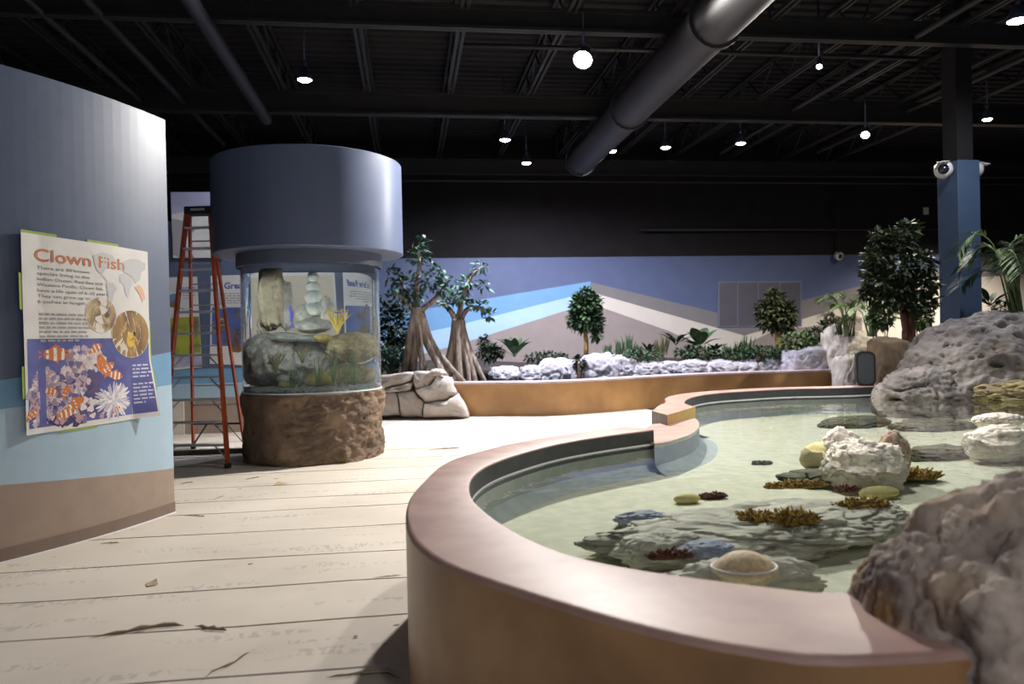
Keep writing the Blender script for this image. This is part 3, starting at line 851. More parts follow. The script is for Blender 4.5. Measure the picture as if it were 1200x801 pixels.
# ------------------------------------------------------------------ planter wall, its pond and rocks behind
pl_top_px = [(524, 447.5), (560, 447.4), (592, 447), (640, 446.6), (700, 444), (760, 440.5), (815, 437.6), (865, 435.8), (940, 433.6), (983, 432)]
PZ = .72
front = [pz(x, y, PZ) for x, y in pl_top_px]
front = resample(smooth_line(front, 1), 60)
back = []
for i, p in enumerate(front):
    a = front[max(0, i - 1)]; b = front[min(59, i + 1)]
    back.append(offs(p, a, b, .38))
m_plant_wall = M('planter_stain', (190, 146, 92), (158, 116, 70), rough=.42, scale=1.3, detail=8, bump=.02, bscale=30, bdist=.004, c3=(176, 132, 82))
m_plant_rim = M('planter_rim', (208, 186, 182), (190, 168, 166), rough=.35, scale=4)
pt = thing('curved_planter', 'long curved tan planter wall with pale rim in front of the mural', 'planter', (front[30].x, front[30].y, 0))
def loft2(prof, mat, name):
    mb = MB(); vs = []; k = len(prof); n = 60
    for a, b in zip(front, back):
        for t, z in prof: vs.append((a.x + (b.x - a.x) * t, a.y + (b.y - a.y) * t, z))
    fs = [(i * k + j, (i + 1) * k + j, (i + 1) * k + j + 1, i * k + j + 1) for i in range(n - 1) for j in range(k - 1)]
    mb.add(vs, fs)
    mb.poly([vs[j] for j in range(k)]); mb.poly([vs[(n - 1) * k + j] for j in range(k)][::-1])
    return mb.build(name, mat, pt, True, angle=35)
loft2([(0, 0), (0, PZ - .05), (1, PZ - .05), (1, 0)], m_plant_wall, 'wall_body')
loft2([(-.03, PZ - .05), (-.03, PZ - .01), (0, PZ), (1, PZ), (1, PZ - .05)], m_plant_rim, 'rim')
pond = MB().poly([(-3.5, W - .3, .6), (-3.5, 16.6, .6), (front[0].x + .3, front[0].y + .5, .6)] + [(p.x, p.y + .1, .6) for p in back[2::8]] + [(9.5, 19.6, .6), (9.5, W - .3, .6)][0:2]).build('pond_water', water_mat('planter_water', (.35, .42, .50)), pt)
m_soil = M('dark_soil', (74, 66, 58), (54, 48, 44), rough=.95, scale=4, bump=.5, bscale=10)
bed = MB(); vs = []; n = 40
for i in range(n + 1):
    x = -6 + 22 * i / n
    y0 = 19.6 if x < 8 else 19.0
    vs += [(x, y0, .5), (x, y0 + .5, .72), (x, W - .02, .98 + .08 * math.sin(x * 1.3))]
bed.add(vs, [(i * 3 + j, (i + 1) * 3 + j, (i + 1) * 3 + j + 1, i * 3 + j + 1) for i in range(n) for j in range(2)])
o = bed.build('planting_bed', m_soil, None, True, origin=(5, 20, .5)); tag(o, 'dark soil bed that slopes up to the painted mural wall', 'soil bed', kind='stuff')

m_pale_rock = M('pale_lavender_rock', (190, 186, 190), (146, 142, 148), rough=.85, scale=3, detail=10, bump=.5, bscale=7, bdist=.05, c3=(172, 168, 173))
m_cream_rock = M('cream_carved_rock', (214, 206, 190), (176, 168, 154), rough=.85, scale=3, detail=10, bump=.5, bscale=7, bdist=.05)
spots = [(592, 437, .45, .30, 'low grey pond stone behind the rim beside the roots of the right trunk'), (625, 436, .40, .30, 'low grey pond stone left of the lavender rocks'),
         (653, 431, .55, .45, 'lavender grey pond rock left of the round crowned tree'), (677, 429, .30, .36, 'narrow lavender rock at the foot of the round crowned tree'),
         (703, 427, .60, .55, 'largest white lavender rock right of the round crowned tree'), (728, 428, .45, .50, 'split white rock beside the first grass tufts'),
         (757, 433, .50, .34, 'low lavender rock below the grass tufts'), (785, 432, .45, .34, 'low lavender rock below the dark fern'),
         (812, 430, .48, .36, 'low lavender rock below the big leaf plant'), (845, 429, .55, .34, 'long low white rock right of the big leaf plant'), (880, 427, .55, .32, 'long low white rock left of the ficus by the window'),
         (912, 424, .5, .36, 'pale rock below the ficus by the window')]
for i, (px, py, rx, rz_, lab) in enumerate(spots):
    p = pd(px, py, 19.4)
    rock('pond_rock', lab, 'rock', (p.x, p.y, .62 + rz_ * .12), (rx, .42, rz_), m_pale_rock, 'pale rocks along the back of the planter pond', sub=5, amp=.2, freq=1.5, ridge=.3, pits=.06, seed=100 + i, square=.45)
for i, (px, py, dep, rx, ry, rz_, lab) in enumerate([(950, 422, 18.9, .80, .5, .55, 'broad pale carved rock mound above the right end of the planter wall'),
                                          (982, 408, 18.6, .35, .5, .8, 'upright cream rock between two cracks left of the speaker'),
                                          (1003, 408, 18.2, .62, .5, .62, 'large cream carved rock slab behind the speaker'),
                                          (996, 440, 17.6, .33, .4, .75, 'cream rock pier at the right end of the planter wall')]):
    p = pd(px, py, dep)
    rock('carved_rock', lab, 'rock', (p.x, p.y, p.z - .15), (rx, ry, rz_), m_cream_rock if i else m_pale_rock, 'carved rocks at the right end of the planter', sub=5, amp=.16, freq=1.4, ridge=.25, pits=.03, seed=130 + i, square=.5)
p = pd(965, 425, 19.0)
rock('footing_rock', 'low rock footing under the carved rocks at the right end of the planter', 'rock', (p.x + .4, p.y + .2, .4), (1.5, .6, .5), m_cream_rock, sub=4, amp=.15, freq=1.5, ridge=.2, seed=141, square=.5)

# flagstone stack at the left end of the planter
m_flag = M('flagstone', (204, 192, 178), (172, 160, 150), rough=.85, scale=2.6, detail=10, bump=.4, bscale=8, bdist=.04, c3=(190, 178, 166))
stain(m_flag, (176, 140, 100), 2.0, .55, .68, .5, 2.0)
def flag(poly, depth, thick, lab, name='flagstone', bulge=.05, seed=0):
    r = random.Random(seed)
    pts = [pd(x, y, depth) for x, y in poly]
    c = sum(pts, Vector()) / len(pts)
    ring = []
    for a, b in zip(pts, pts[1:] + pts[:1]):
        for k in range(4): ring.append(a.lerp(b, k / 4) + Vector((r.uniform(-.012, .012), 0, r.uniform(-.012, .012))))
    n = len(ring); view = _f0
    rings = []
    for s, d in ((1.0, thick), (1.0, .03), (.95, -.01), (.75, -bulge * .7), (.4, -bulge)):
        rings.append([c + (p - c) * s + view * (d + (0.035 * r.uniform(-1, 1) if s < 1 else 0)) for p in ring])
    vs = [p for g in rings for p in g] + [c - view * bulge]
    fs = []
    for g in range(4):
        for k in range(n): fs.append((g * n + k, g * n + (k + 1) % n, (g + 1) * n + (k + 1) % n, (g + 1) * n + k))
    for k in range(n): fs.append((4 * n + k, 4 * n + (k + 1) % n, 5 * n))
    o = MB().add(vs, fs).build(name, m_flag, None, True, origin=c - Vector((0, 0, .2)))
    tag(o, lab, 'rock', 'stones of the stacked wall left of the planter')
flag([(438, 441), (483, 436), (482, 447), (440, 457)], 16.0, .6, 'long thin capping stone on top of the stacked stone wall', seed=1)
flag([(440, 458), (483, 447.5), (481, 456), (472, 459), (442, 459.5)], 15.95, .6, 'wedge stone under the capping stone of the stacked wall', seed=2)
flag([(436, 460.5), (464, 460), (468, 486), (438, 488)], 15.9, .6, 'square stone at the bottom of the stacked wall next to the round aquarium', seed=3)
flag([(465.5, 460), (484, 458), (496, 472), (494, 488), (470, 488)], 15.9, .6, 'tan five sided stone at the bottom of the stacked wall', seed=4)
flag([(484, 436), (512, 437), (503, 452), (488, 456), (484, 448)], 15.95, .6, 'pale top stone above the tan stone in the stacked wall', seed=5)
flag([(486, 457), (504, 452), (513, 441), (527, 444), (534, 462), (520, 470), (498, 471)], 15.85, .7, 'cream stone sloping down to the planter wall', bulge=.12, seed=6)
flag([(497, 472), (521, 470), (535, 463), (546, 478), (549, 488), (495, 489)], 15.75, .8, 'broad white bottom stone that butts against the planter wall', bulge=.14, seed=7)
flag([(498, 440), (505, 433), (516, 432), (523, 438), (515, 441)], 15.9, .3, 'small grey loose stone lying on top of the stacked wall', bulge=.08, seed=8)
p = pd(480, 460, 16.7)
rock('backing_rock', 'shadowed rough rock core behind the stacked stone wall', 'rock', (p.x + .1, p.y + .3, .35), (1.1, .55, .48), m_flag, sub=4, amp=.1, freq=1.5, seed=151, square=.6)

# ------------------------------------------------------------------ round aquarium
TC = pd(366, 403, 11.15); TC.z = 0
TR = .975
m_capm = M('cap_slate_paint', (98, 110, 138), (93, 105, 133), rough=0.36, scale=3, spec=.5)
m_collar = M('collar_grey', (92, 100, 122), (86, 94, 116), rough=.5, scale=4)
m_rockbase = M('aquarium_rock', (142, 120, 98), (88, 74, 64), rough=.9, scale=2.4, detail=14, bump=.9, bscale=12, bdist=.04, c3=(114, 96, 80), lo=.32, hi=.68)
stain(m_rockbase, (130, 122, 66), 2.5, .60, .70, .6, 4.0)
tank = thing('round_aquarium', 'tall round glass aquarium with rock base and slate blue cap', 'aquarium', TC)
mb = MB(); vs = []; fs = []; na, nz = 220, 70
for j in range(nz + 1):
    z = .955 * j / nz
    for k in range(na):
        a = 2 * math.pi * k / na
        q = Vector((math.cos(a), math.sin(a), z * 1.4))
        rough = .25 + .75 * sstep(-.1, .6, math.cos(a - (-.55)))          # coarser face on the side turned to the pool
        r_ = TR + .015 + .045 * noise.fractal(q * 2.2, .9, 2, 3) + rough * .035 * noise.fractal(q * 9 + Vector((4, 1, 7)), .8, 2.1, 4) + .03 * (1 - z / .955) * noise.noise(q * 1.5)
        dd, _ = noise.voronoi(q * 4.0 + Vector((2, 2, 2)))
        r_ -= rough * .03 * (1 - sstep(.05, .4, dd[0]))
        if j == nz: r_ = TR - .03
        zz = z + (.02 * noise.noise(q * 5) if 0 < j < nz and j > nz - 6 else 0)
        vs.append((TC.x + r_ * math.cos(a), TC.y + r_ * math.sin(a), zz))
for j in range(nz):
    for k in range(na): fs.append((j * na + k, j * na + (k + 1) % na, (j + 1) * na + (k + 1) % na, (j + 1) * na + k))
fs.append(tuple(nz * na + k for k in range(na)))
mb.add(vs, fs).build('rock_base', m_rockbase, tank, True)
ZB, ZT = .95, 2.74
m_tankwater = bpy.data.materials.new('tank_water'); m_tankwater.use_nodes = True
b = m_tankwater.node_tree.nodes['Principled BSDF']
b.inputs['Base Color'].default_value = (.93, .975, .985, 1); b.inputs['Roughness'].default_value = 0; b.inputs['IOR'].default_value = 1.33
b.inputs['Transmission Weight'].default_value = 1.0
MB().lathe([(TR - .012, ZB), (TR - .012, ZT + .02)], TC, 128).build('water', m_tankwater, tank, True, angle=40)
m_glass = water_mat('acrylic_shell', (.98, .995, .995), 0.0, 1.0, .06)
mb = MB().lathe([(TR, ZB - .01), (TR, ZT)], TC, 128); mb.f = mb.f[:-2]; mb.m = mb.m[:-2]
mb.build('glass', m_glass, tank, True)
MB().lathe([(TR + .03, ZT - .04), (TR + .05, ZT - .035), (TR + .05, 2.93), (TR - .06, 2.93), (TR - .06, ZT + .05), (TR - .004, ZT - .04), (TR + .03, ZT - .04)], TC, 96).build('collar', m_collar, tank, True, angle=30)
MB().lathe([(TR, ZB + .0), (TR + .012, ZB), (TR + .012, ZB + .02), (TR, ZB + .02)], TC, 96).build('bottom_seal', M('clear_seal', (205, 220, 220), rough=.3), tank, True, angle=30)
CRD = 1.335
MB().lathe([(TR - .1, 2.885), (CRD - .012, 2.885), (CRD, 2.897), (CRD, 4.175), (CRD - .012, 4.187), (CRD - .1, 4.187), (CRD - .1, 4.0), (0, 4.0)], TC, 128).build('cap', m_capm, tank, True, angle=30)
l = bpy.data.lights.new('tank_lamp', 'AREA'); l.shape = 'DISK'; l.size = 1.3; l.energy = 600; l.color = (.95, 1.0, .97)
lo_ = bpy.data.objects.new('tank_lamp', l); COL.objects.link(lo_); lo_.parent = tank; lo_.location = (0, 0, ZT - .015)

for k in range(5):  # unseen fill spots, added under water to brighten the decor's front
    a = R(-150 + 30 * k + 90 - 90); sp_ = Vector(((TR - .09) * math.cos(a), (TR - .09) * math.sin(a), ZT - .03))
    spot('tank_fill_light', TC + sp_, TC + Vector((-.25 * math.cos(a), -.25 * math.sin(a), 1.25)), 520, (.96, 1.0, .96), 95, 1.0, .03, tank)

# decor inside: lateral places are seen enlarged by the water
def tk(px, z, back=0.0, k=.74):
    x = (px - 365.5) / 82 * TR * k
    v = (TC.normalized()); side = Vector((v.y, -v.x, 0))
    p = TC + side * x + v * back; p.z = z; return p
def tz(py): return EYE + (404 - py) * 11.15 / 900
m_tk = M('reef_blue_grey', (196, 198, 194), (128, 128, 122), rough=.9, scale=6, detail=10, bump=.6, bscale=20, bdist=.03, c3=(164, 164, 156))
m_tkb = M('reef_brown', (190, 174, 128), (128, 118, 90), rough=.9, scale=8, detail=10, bump=.7, bscale=26, bdist=.03)
m_tky = M('reef_yellow', (206, 190, 112), (170, 150, 82), rough=.85, scale=9, bump=.4, bscale=30)
m_tkw = M('reef_pale', (214, 220, 212), (176, 186, 184), rough=.8, scale=8, bump=.4, bscale=24)
m_gravel = M('tank_gravel', (168, 172, 170), (104, 108, 110), rough=.9, scale=22, bump=.5, bscale=40)
MB().lathe([(TR - .03, ZB), (TR - .03, ZB + .05), (.5, ZB + .09), (0, ZB + .1)], TC, 48).build('gravel_bed', m_gravel, tank, True)
def trock(name, lab, px, py, rx, ry, rz_, mat, back=0.0, **k):
    p = tk(px, tz(py), back)
    kw = dict(sub=5, amp=.2, freq=1.8, ridge=.15, pits=.1, pfreq=3.2); kw.update(k)
    return rock(name, lab, 'rock', p, (rx, ry, rz_), mat, **kw)
trock('reef_rock', 'dark hollow reef rock low at the left in the round aquarium', 312, 425, .33, .35, .38, m_tk, .1, seed=201, pits=.25, pfreq=1.6)
trock('reef_rock', 'golden brown pitted reef block at the right in the round aquarium', 412, 412, .34, .34, .22, m_tkb, .1, seed=203, pits=.2, pfreq=4)
trock('reef_rock', 'grey reef rock mass in the middle of the round aquarium', 360, 430, .34, .3, .36, m_tk, .22, seed=205, pits=.18)
trock('reef_rock', 'low rubble rock at the right bottom of the round aquarium', 410, 445, .30, .28, .18, m_tkb, .05, seed=207)
trock('reef_rock', 'pale top stone on the middle rock in the round aquarium', 362, 400, .27, .24, .05, m_tkw, .1, seed=209)
trock('reef_rock', 'pale flat stone at the foot of the brown column in the round aquarium', 331, 398, .2, .18, .07, m_tkw, 0, seed=211)
trock('coral_stack', 'tall brown coral column at the left in the round aquarium', 320, 352, .14, .14, .52, M('coral_brown', (140, 132, 108), (92, 86, 72), rough=.9, scale=8, bump=.7, bscale=26), .15, seed=213, square=.5, amp=.12, pits=.05)
trock('coral_stack', 'shorter grey coral column beside the tall brown one', 337, 362, .075, .08, .38, m_tk, .2, seed=215, square=.4, amp=.15)
p = tk(368, tz(392), .15)
st = thing('stone_pillar', 'pale stacked stone ornament standing on the middle rock in the aquarium', 'aquarium ornament', (p.x, p.y, tz(397)))
for i, (dx, py, rx, rz_) in enumerate([(0, 385, .19, .12), (-.10, 372, .10, .14), (.13, 368, .08, .20), (.02, 366, .12, .11), (.0, 352, .09, .11), (.0, 340, .075, .08), (.0, 329, .062, .075)]):
    q = tk(368, tz(py), .15) + Vector((dx, 0, 0))
    rock_mb(q, (rx, rx * .9, rz_), seed=220 + i, sub=4, amp=.2, freq=2, pits=.06).build('stone', m_tkw if i > 2 else m_tk, st, True)
trock('dome_coral', 'large pale yellow dome coral at the bottom of the aquarium', 372, 448, .155, .14, .12, m_tky, -.35, seed=231, amp=.06, pits=0, ridge=.02)
trock('dome_coral', 'small pale dome coral left of the large one in the aquarium', 329, 452, .09, .09, .07, m_tky, -.4, seed=233, amp=.06, pits=0, ridge=.02)
trock('dome_coral', 'small white dome coral above the pale one at left in the aquarium', 327, 445, .08, .08, .06, m_tkw, -.32, seed=235, amp=.06, pits=0, ridge=.02)
trock('yellow_coral', 'bright yellow lump on top of the golden reef block in the aquarium', 378, 400, .10, .1, .06, m_tky, -.1, seed=237)
def fan(px, py, h, wd, mat, lab, seed, back=-.3, n=7, name='sea_fan'):
    r = random.Random(seed); p = tk(px, tz(py), back); mb = MB()
    for i in range(n):
        a = (i / (n - 1) - .5) * wd
        q = [p, p + Vector((a * .3, 0, h * .35)), p + Vector((a * .8, r.uniform(-.03, .03), h * r.uniform(.6, .75))), p + Vector((a, r.uniform(-.04, .04), h * r.uniform(.85, 1.0)))]
        mb.tube(q, [.012, .011, .009, .006], 5)
        for t in range(3):
            s = q[2].lerp(q[3], t / 3); mb.tube([s, s + Vector((r.uniform(-.06, .06), r.uniform(-.03, .03), h * .18))], [.007, .004], 4)
    tag(mb.build(name, mat, None, True, origin=p), lab, 'aquarium plant')
m_gorg = M('yellow_gorgonian', (206, 182, 80), rough=.7); m_olivep = M('olive_gorgonian', (150, 146, 112), rough=.7); m_green = M('water_grass', (112, 142, 78), (84, 116, 60), rough=.6, scale=10)
fan(398, 396, .36, .26, m_gorg, 'yellow branching sea fan standing on the golden reef block', 1, -.15, 8)
fan(316, 437, .26, .20, m_olivep, 'olive branching sea fan in front of the hollow rock at left', 2, -.45, 7)
fan(352, 428, .22, .14, m_olivep, 'small olive sea fan in front of the middle rock', 3, -.4, 5)
def grass(px, py, h, lab, seed, n=12, wd=.07, back=-.5):
    r = random.Random(seed); p = tk(px, tz(py), back); mb = MB()
    for i in range(n):
        o_ = p + Vector((r.uniform(-wd, wd), r.uniform(-.05, .05), 0)); hh = h * r.uniform(.5, 1)
        mb.tube([o_, o_ + Vector((r.uniform(-.02, .02), 0, hh * .5)), o_ + Vector((r.uniform(-.05, .05), 0, hh))], [.009, .008, .003], 4)
    tag(mb.build('water_grass', m_green, None, True, origin=p), lab, 'aquarium plant')
grass(343, 464, .42, 'green grass tuft left of the large dome coral in the aquarium', 1); grass(330, 463, .22, 'short green grass tuft by the small dome corals', 2, 7, .04)
grass(374, 463, .55, 'tall green grass in front of the large dome coral', 3, 8, .03); grass(395, 462, .66, 'tall green grass below the yellow sea fan', 4, 9, .04)
grass(421, 460, .62, 'bright green tall grass near the right wall of the aquarium', 5, 9, .03, -.35); grass(410, 461, .3, 'short green grass tuft at the lower right of the aquarium', 6, 7, .04, -.4)
# a dark blue fish by the column
p = tk(341, tz(372), -.1)
fish = thing('fish', 'slim dark blue fish swimming beside the grey coral column', 'fish', p)
mb = MB(); mb.tube([p + Vector((0, 0, -.14)), p + Vector((-.004, 0, -.09)), p, p + Vector((-.02, 0, .09)), p + Vector((-.03, 0, .13))], [.003, .012, .018, .012, .004], 10)
m_fish = M('blue_fish', (52, 52, 122), rough=.3)
mb.build('body', m_fish, fish, True)
MB().prism([p + Vector((0, -.002, -.13)), p + Vector((-.035, -.002, -.19)), p + Vector((.03, -.002, -.19))], (0, .004, 0)).build('tail_fin', m_fish, fish)
p = tk(399, tz(371), -.25)
fish = thing('fish', 'small dark fish beside the yellow sea fan', 'fish', p)
MB().tube([p + Vector((-.05, 0, 0)), p + Vector((-.02, 0, .004)), p + Vector((.02, 0, 0)), p + Vector((.045, 0, 0))], [.006, .022, .02, .005], 10).build('body', M('grey_fish', (56, 62, 84), rough=.4), fish, True)
MB().prism([p + Vector((.04, -.002, 0)), p + Vector((.075, -.002, .025)), p + Vector((.075, -.002, -.025))], (0, .004, 0)).build('tail_fin', m_fish, fish)

# ------------------------------------------------------------------ step ladder
m_orange = M('orange_fibreglass', (188, 84, 44), (172, 74, 40), rough=.5, scale=6)
m_alu = M('aluminium', (188, 188, 190), (170, 170, 174), rough=.35, metal=.7, scale=8)
m_rub = M('black_rubber', (30, 30, 32), rough=.7)
fr = pz(267, 548, 0); fl = pz(189, 549, 0)
dv = ad(-.40, 1.90)
rr = fr + dv; rl = fl + dv
u = (fl - fr); u.normalize()
hz = pd(236, 247, 11.15).z
cf_ = (fr + fl) / 2 + dv * .42
mid = cf_.copy()
tl = mid + u * .18; tr_ = mid - u * .165
tl.z = tr_.z = hz - .06
dvn = dv.normalized()
lad = thing('step_ladder', 'tall orange fibreglass step ladder standing open beside the round aquarium', 'ladder', ((fr + fl + rr + rl) / 4))
FT = [(fl, tl - dvn * .06), (fr, tr_ - dvn * .06)]; RT = [(rl - u * .04, tl + dvn * .06 - u * .02), (rr + u * .04, tr_ + dvn * .06 + u * .02)]
for a, b in FT:
    MB().bar(a + Vector((0, 0, .04)), b, .035, .085, u).build('front_rail', m_orange, lad)
    MB().box(a + Vector((0, 0, .03)), (.07, .10, .06)).build('foot', m_rub, lad)
for a, b in RT:
    MB().bar(a + Vector((0, 0, .04)), b, .03, .06, u).build('rear_rail', m_orange, lad)
    MB().box(a + Vector((0, 0, .03)), (.06, .08, .06)).build('foot', m_rub, lad)
for i in range(1, 12):
    t = i * .305 / hz
    if t > .97: break
    a = FT[0][0].lerp(FT[0][1], t); b = FT[1][0].lerp(FT[1][1], t)
    s = MB().bar(a, b, .03, .085, Vector((0, 0, 1))).build('step', m_alu, lad)
    if i <= 5:
        for p, q, sg in ((a, b, 1), (b, a, 1)):
            e = (q - p).normalized()
            base_ = FT[0] if p is a else FT[1]
            dn = (base_[0] - base_[1]).normalized()
            MB().bar(p + e * .17, p + dn * .17 + e * .02, .02, .006).build('step_brace', m_alu, s)
for i in range(1, 11):
    t = (i * .31 + .1) / hz
    a = RT[0][0].lerp(RT[0][1], t); b = RT[1][0].lerp(RT[1][1], t)
    if i == 1:
        c_ = (a + b) / 2
        MB().bar(a, b, .025, .03).build('rear_bar', m_rub, lad)
        MB().bar(RT[0][0] + Vector((0, 0, .06)), a.lerp(b, .3), .012, .03).build('rear_brace', m_rub, lad); MB().bar(RT[1][0] + Vector((0, 0, .06)), b.lerp(a, .3), .012, .03).build('rear_brace', m_rub, lad)
    else:
        MB().bar(a, b, .018, .03).build('rear_bar', m_alu, lad)
for k in (0, 1):
    a = FT[k][0].lerp(FT[k][1], .62); b = RT[k][0].lerp(RT[k][1], .62); c_ = (a + b) / 2 + Vector((0, 0, -.03))
    MB().bar(a, c_, .008, .03).bar(c_, b, .008, .03).build('spreader', m_alu, lad)
tp = (tl + tr_) / 2; tp.z = hz - .03
rot = Matrix((( -u.x, dvn.x, 0), (-u.y, dvn.y, 0), (0, 0, 1)))
MB().box(tp, (.40, .26, .11), rot).build('top_cap', m_rub, lad, bevel=.015)
MB().box(tp - dvn * .132 + Vector((0, 0, .005)), (.20, .004, .03), rot).build('cap_label', m_alu, lad)
p = pz(262, 531, .0)
o = MB().box((p.x, p.y, .035), (1.5, .12, .07)).build('floor_stripe', M('dark_stripe', (92, 82, 74), (70, 62, 56), rough=.8, scale=6, aniso=(1, 8, 1)), None, origin=p)  # low dark bar with lengthwise streaks
tag(o, 'long dark plank lying on the floor under the step ladder', 'stripe')

# ------------------------------------------------------------------ posters
m_pap = M('poster_paper', (226, 224, 220), (216, 214, 210), rough=.55, scale=4)
m_ink = {}
def ink(c):
    if c not in m_ink: m_ink[c] = M('print_ink', c, rough=.55)
    return m_ink[c]
class Art:
    def __init__(self, fn, aspect):
        self.fn = fn; self.asp = aspect; self.mb = MB(); self.mats = []; self.k = 0
    def mi(self, mat):
        mat = ink(mat) if isinstance(mat, tuple) else mat
        if mat not in self.mats: self.mats.append(mat)
        return self.mats.index(mat)
    def off(self):
        self.k += 1; return .0012 + .0000015 * self.k
    def quad(self, u0, v0, u1, v1, mat, n=10):
        o = self.off(); vs = [self.fn(u0 + (u1 - u0) * i / n, v0 + (v1 - v0) * j / n, o) for i in range(n + 1) for j in range(n + 1)]
        self.mb.add(vs, [(i * (n + 1) + j, (i + 1) * (n + 1) + j, (i + 1) * (n + 1) + j + 1, i * (n + 1) + j + 1) for i in range(n) for j in range(n)], self.mi(mat))
    def disc(self, u, v, ru, mat, rv=None, rot=0, n=20, wob=None, rings=2):
        rv = rv if rv is not None else ru; o = self.off(); vs = [self.fn(u, v, o)]; c, s = math.cos(rot), math.sin(rot)
        for g in range(1, rings + 1):
            for k in range(n):
                a = 2 * math.pi * k / n; w_ = (wob(a) if wob else 1) * g / rings
                x, y = ru * w_ * math.cos(a), rv * w_ * math.sin(a)
                vs.append(self.fn(u + x * c - y * s, v + (x * s + y * c) / self.asp, o))
        fs = [(0, 1 + k, 1 + (k + 1) % n) for k in range(n)]
        for g in range(rings - 1):
            for k in range(n):
                q = 1 + g * n; fs.append((q + k, q + n + k, q + n + (k + 1) % n, q + (k + 1) % n))
        self.mb.add(vs, fs, self.mi(mat))
    def poly(self, pts, mat):
        o = self.off(); c = (sum(p[0] for p in pts) / len(pts), sum(p[1] for p in pts) / len(pts)); n = len(pts)
        self.mb.add([self.fn(*c, o)] + [self.fn(x, y, o) for x, y in pts], [(0, 1 + k, 1 + (k + 1) % n) for k in range(n)], self.mi(mat))
    def text(self, s, u, v, wd, mat, bold=0.0, height=None):
        vs, fs = text_mesh(s, 1.0, bold)
        x0 = min(p.x for p in vs); x1 = max(p.x for p in vs); k = wd / (x1 - x0); o = self.off()
        ky = (height / .72) if height else k / self.asp
        self.mb.add([self.fn(u + (p.x - x0) * k, v + p.y * ky, o) for p in vs], fs, self.mi(mat))
    def lines(self, u, v, wds, dv, h, mat, seed=0):      # worn illegible print: broken word shapes
        r = random.Random(seed); o = self.off(); mi = self.mi(mat)
        for i, wd in enumerate(wds):
            x = u
            while x < u + wd:
                l_ = min(r.uniform(.02, .07), u + wd - x + .01); y = v - i * dv
                self.mb.add([self.fn(x, y, o), self.fn(x + l_, y, o), self.fn(x + l_, y + h * r.uniform(.75, 1), o), self.fn(x, y + h, o)], [(0, 1, 2, 3)], mi); x += l_ + .012
    def done(self, name, parent): return self.mb.build(name, self.mats, parent)
    def sheet(self, name, mat, parent, n=48, th=.0015):
        vs = [self.fn(i / n, j / n, e) for e in (0, -th) for i in range(n + 1) for j in range(n + 1)]; N_ = (n + 1) ** 2
        fs = [(i * (n + 1) + j, (i + 1) * (n + 1) + j, (i + 1) * (n + 1) + j + 1, i * (n + 1) + j + 1) for i in range(n) for j in range(n)]
        fs += [tuple(N_ + q for q in f[::-1]) for f in fs]
        return MB().add(vs, fs).build(name, mat, parent, True)

hTL, hTR, hBL, hBR = drum_hit(22, 272), drum_hit(172, 295), drum_hit(29, 510), drum_hit(177, 487)
pwid = hTL[0] - hTR[0]
def pmap(u, v, off):
    s = (hTL[0] * (1 - u) + hTR[0] * u) * v + (hBL[0] * (1 - u) + hBR[0] * u) * (1 - v)
    z = (hTL[1] * (1 - u) + hTR[1] * u) * v + (hBL[1] * (1 - u) + hBR[1] * u) * (1 - v)
    curl = .10 * max(0, u - .80) * max(0, .35 - v) / .07 + .003 * math.sin(u * 7 + v * 4) ** 2 + .02 * max(0, .12 - u) / .12
    return drum(s, z, .006 + curl + off)
c = pmap(.5, 0, 0)
po = thing('clown_fish_poster', 'curling poster headed Clown Fish taped to the curved blue wall', 'poster', c)
asp = (hTL[1] - hBL[1]) / pwid
A = Art(pmap, asp)
A.sheet('paper', m_pap, po)
m_deep = M('print_deep_blue', (70, 74, 140), (98, 102, 166), rough=.5, scale=3.5, detail=4)
A.quad(.02, .03, .985, .475, m_deep, 16)
r = random.Random(5)
cols = [(196, 176, 186), (176, 160, 180), (214, 196, 196), (150, 132, 158), (222, 214, 214), (188, 150, 150), (120, 108, 146), (98, 88, 132)]
def clump(u, v, ru, n, cc, sz=(.012, .03)):
    for i in range(n):
        a = r.uniform(0, 6.28); q = math.sqrt(r.random()) * ru
        uu, vv = u + q * math.cos(a), v + q * math.sin(a) / asp
        if not (.03 < uu < .97 and .04 < vv < .465): continue
        s = r.uniform(*sz); ph = r.uniform(0, 6)
        A.disc(uu, vv, s, r.choice(cc), s * r.uniform(.6, 1), r.uniform(0, 3), 9, lambda t: 1 + .25 * math.sin(3 * t + ph), 1)
clump(.30, .13, .20, 60, [(64, 58, 108), (82, 72, 120), (54, 50, 98)], (.03, .06)); clump(.40, .22, .13, 30, [(70, 62, 112), (90, 78, 124)], (.03, .05))
clump(.13, .24, .10, 70, cols[:6]); clump(.16, .10, .14, 90, cols); clump(.38, .36, .09, 60, cols[:5]); clump(.33, .26, .11, 60, cols)
clump(.30, .15, .12, 50, cols); clump(.07, .17, .05, 30, cols); clump(.50, .36, .08, 40, [(222, 214, 208), (206, 196, 190)]); clump(.45, .06, .10, 30, cols[4:])
for i in range(150):                                   # pale anemone with radiating arms
    a = r.uniform(0, 6.28); q = r.uniform(.03, .23)
    cu, cv = .635 + q * .55 * math.cos(a), .125 + q * .5 * math.sin(a) / asp
    A.disc(cu, max(.045, cv), .042, r.choice([(226, 222, 226), (206, 200, 210), (186, 178, 196), (236, 232, 232)]), .008, a, 8, None, 1)
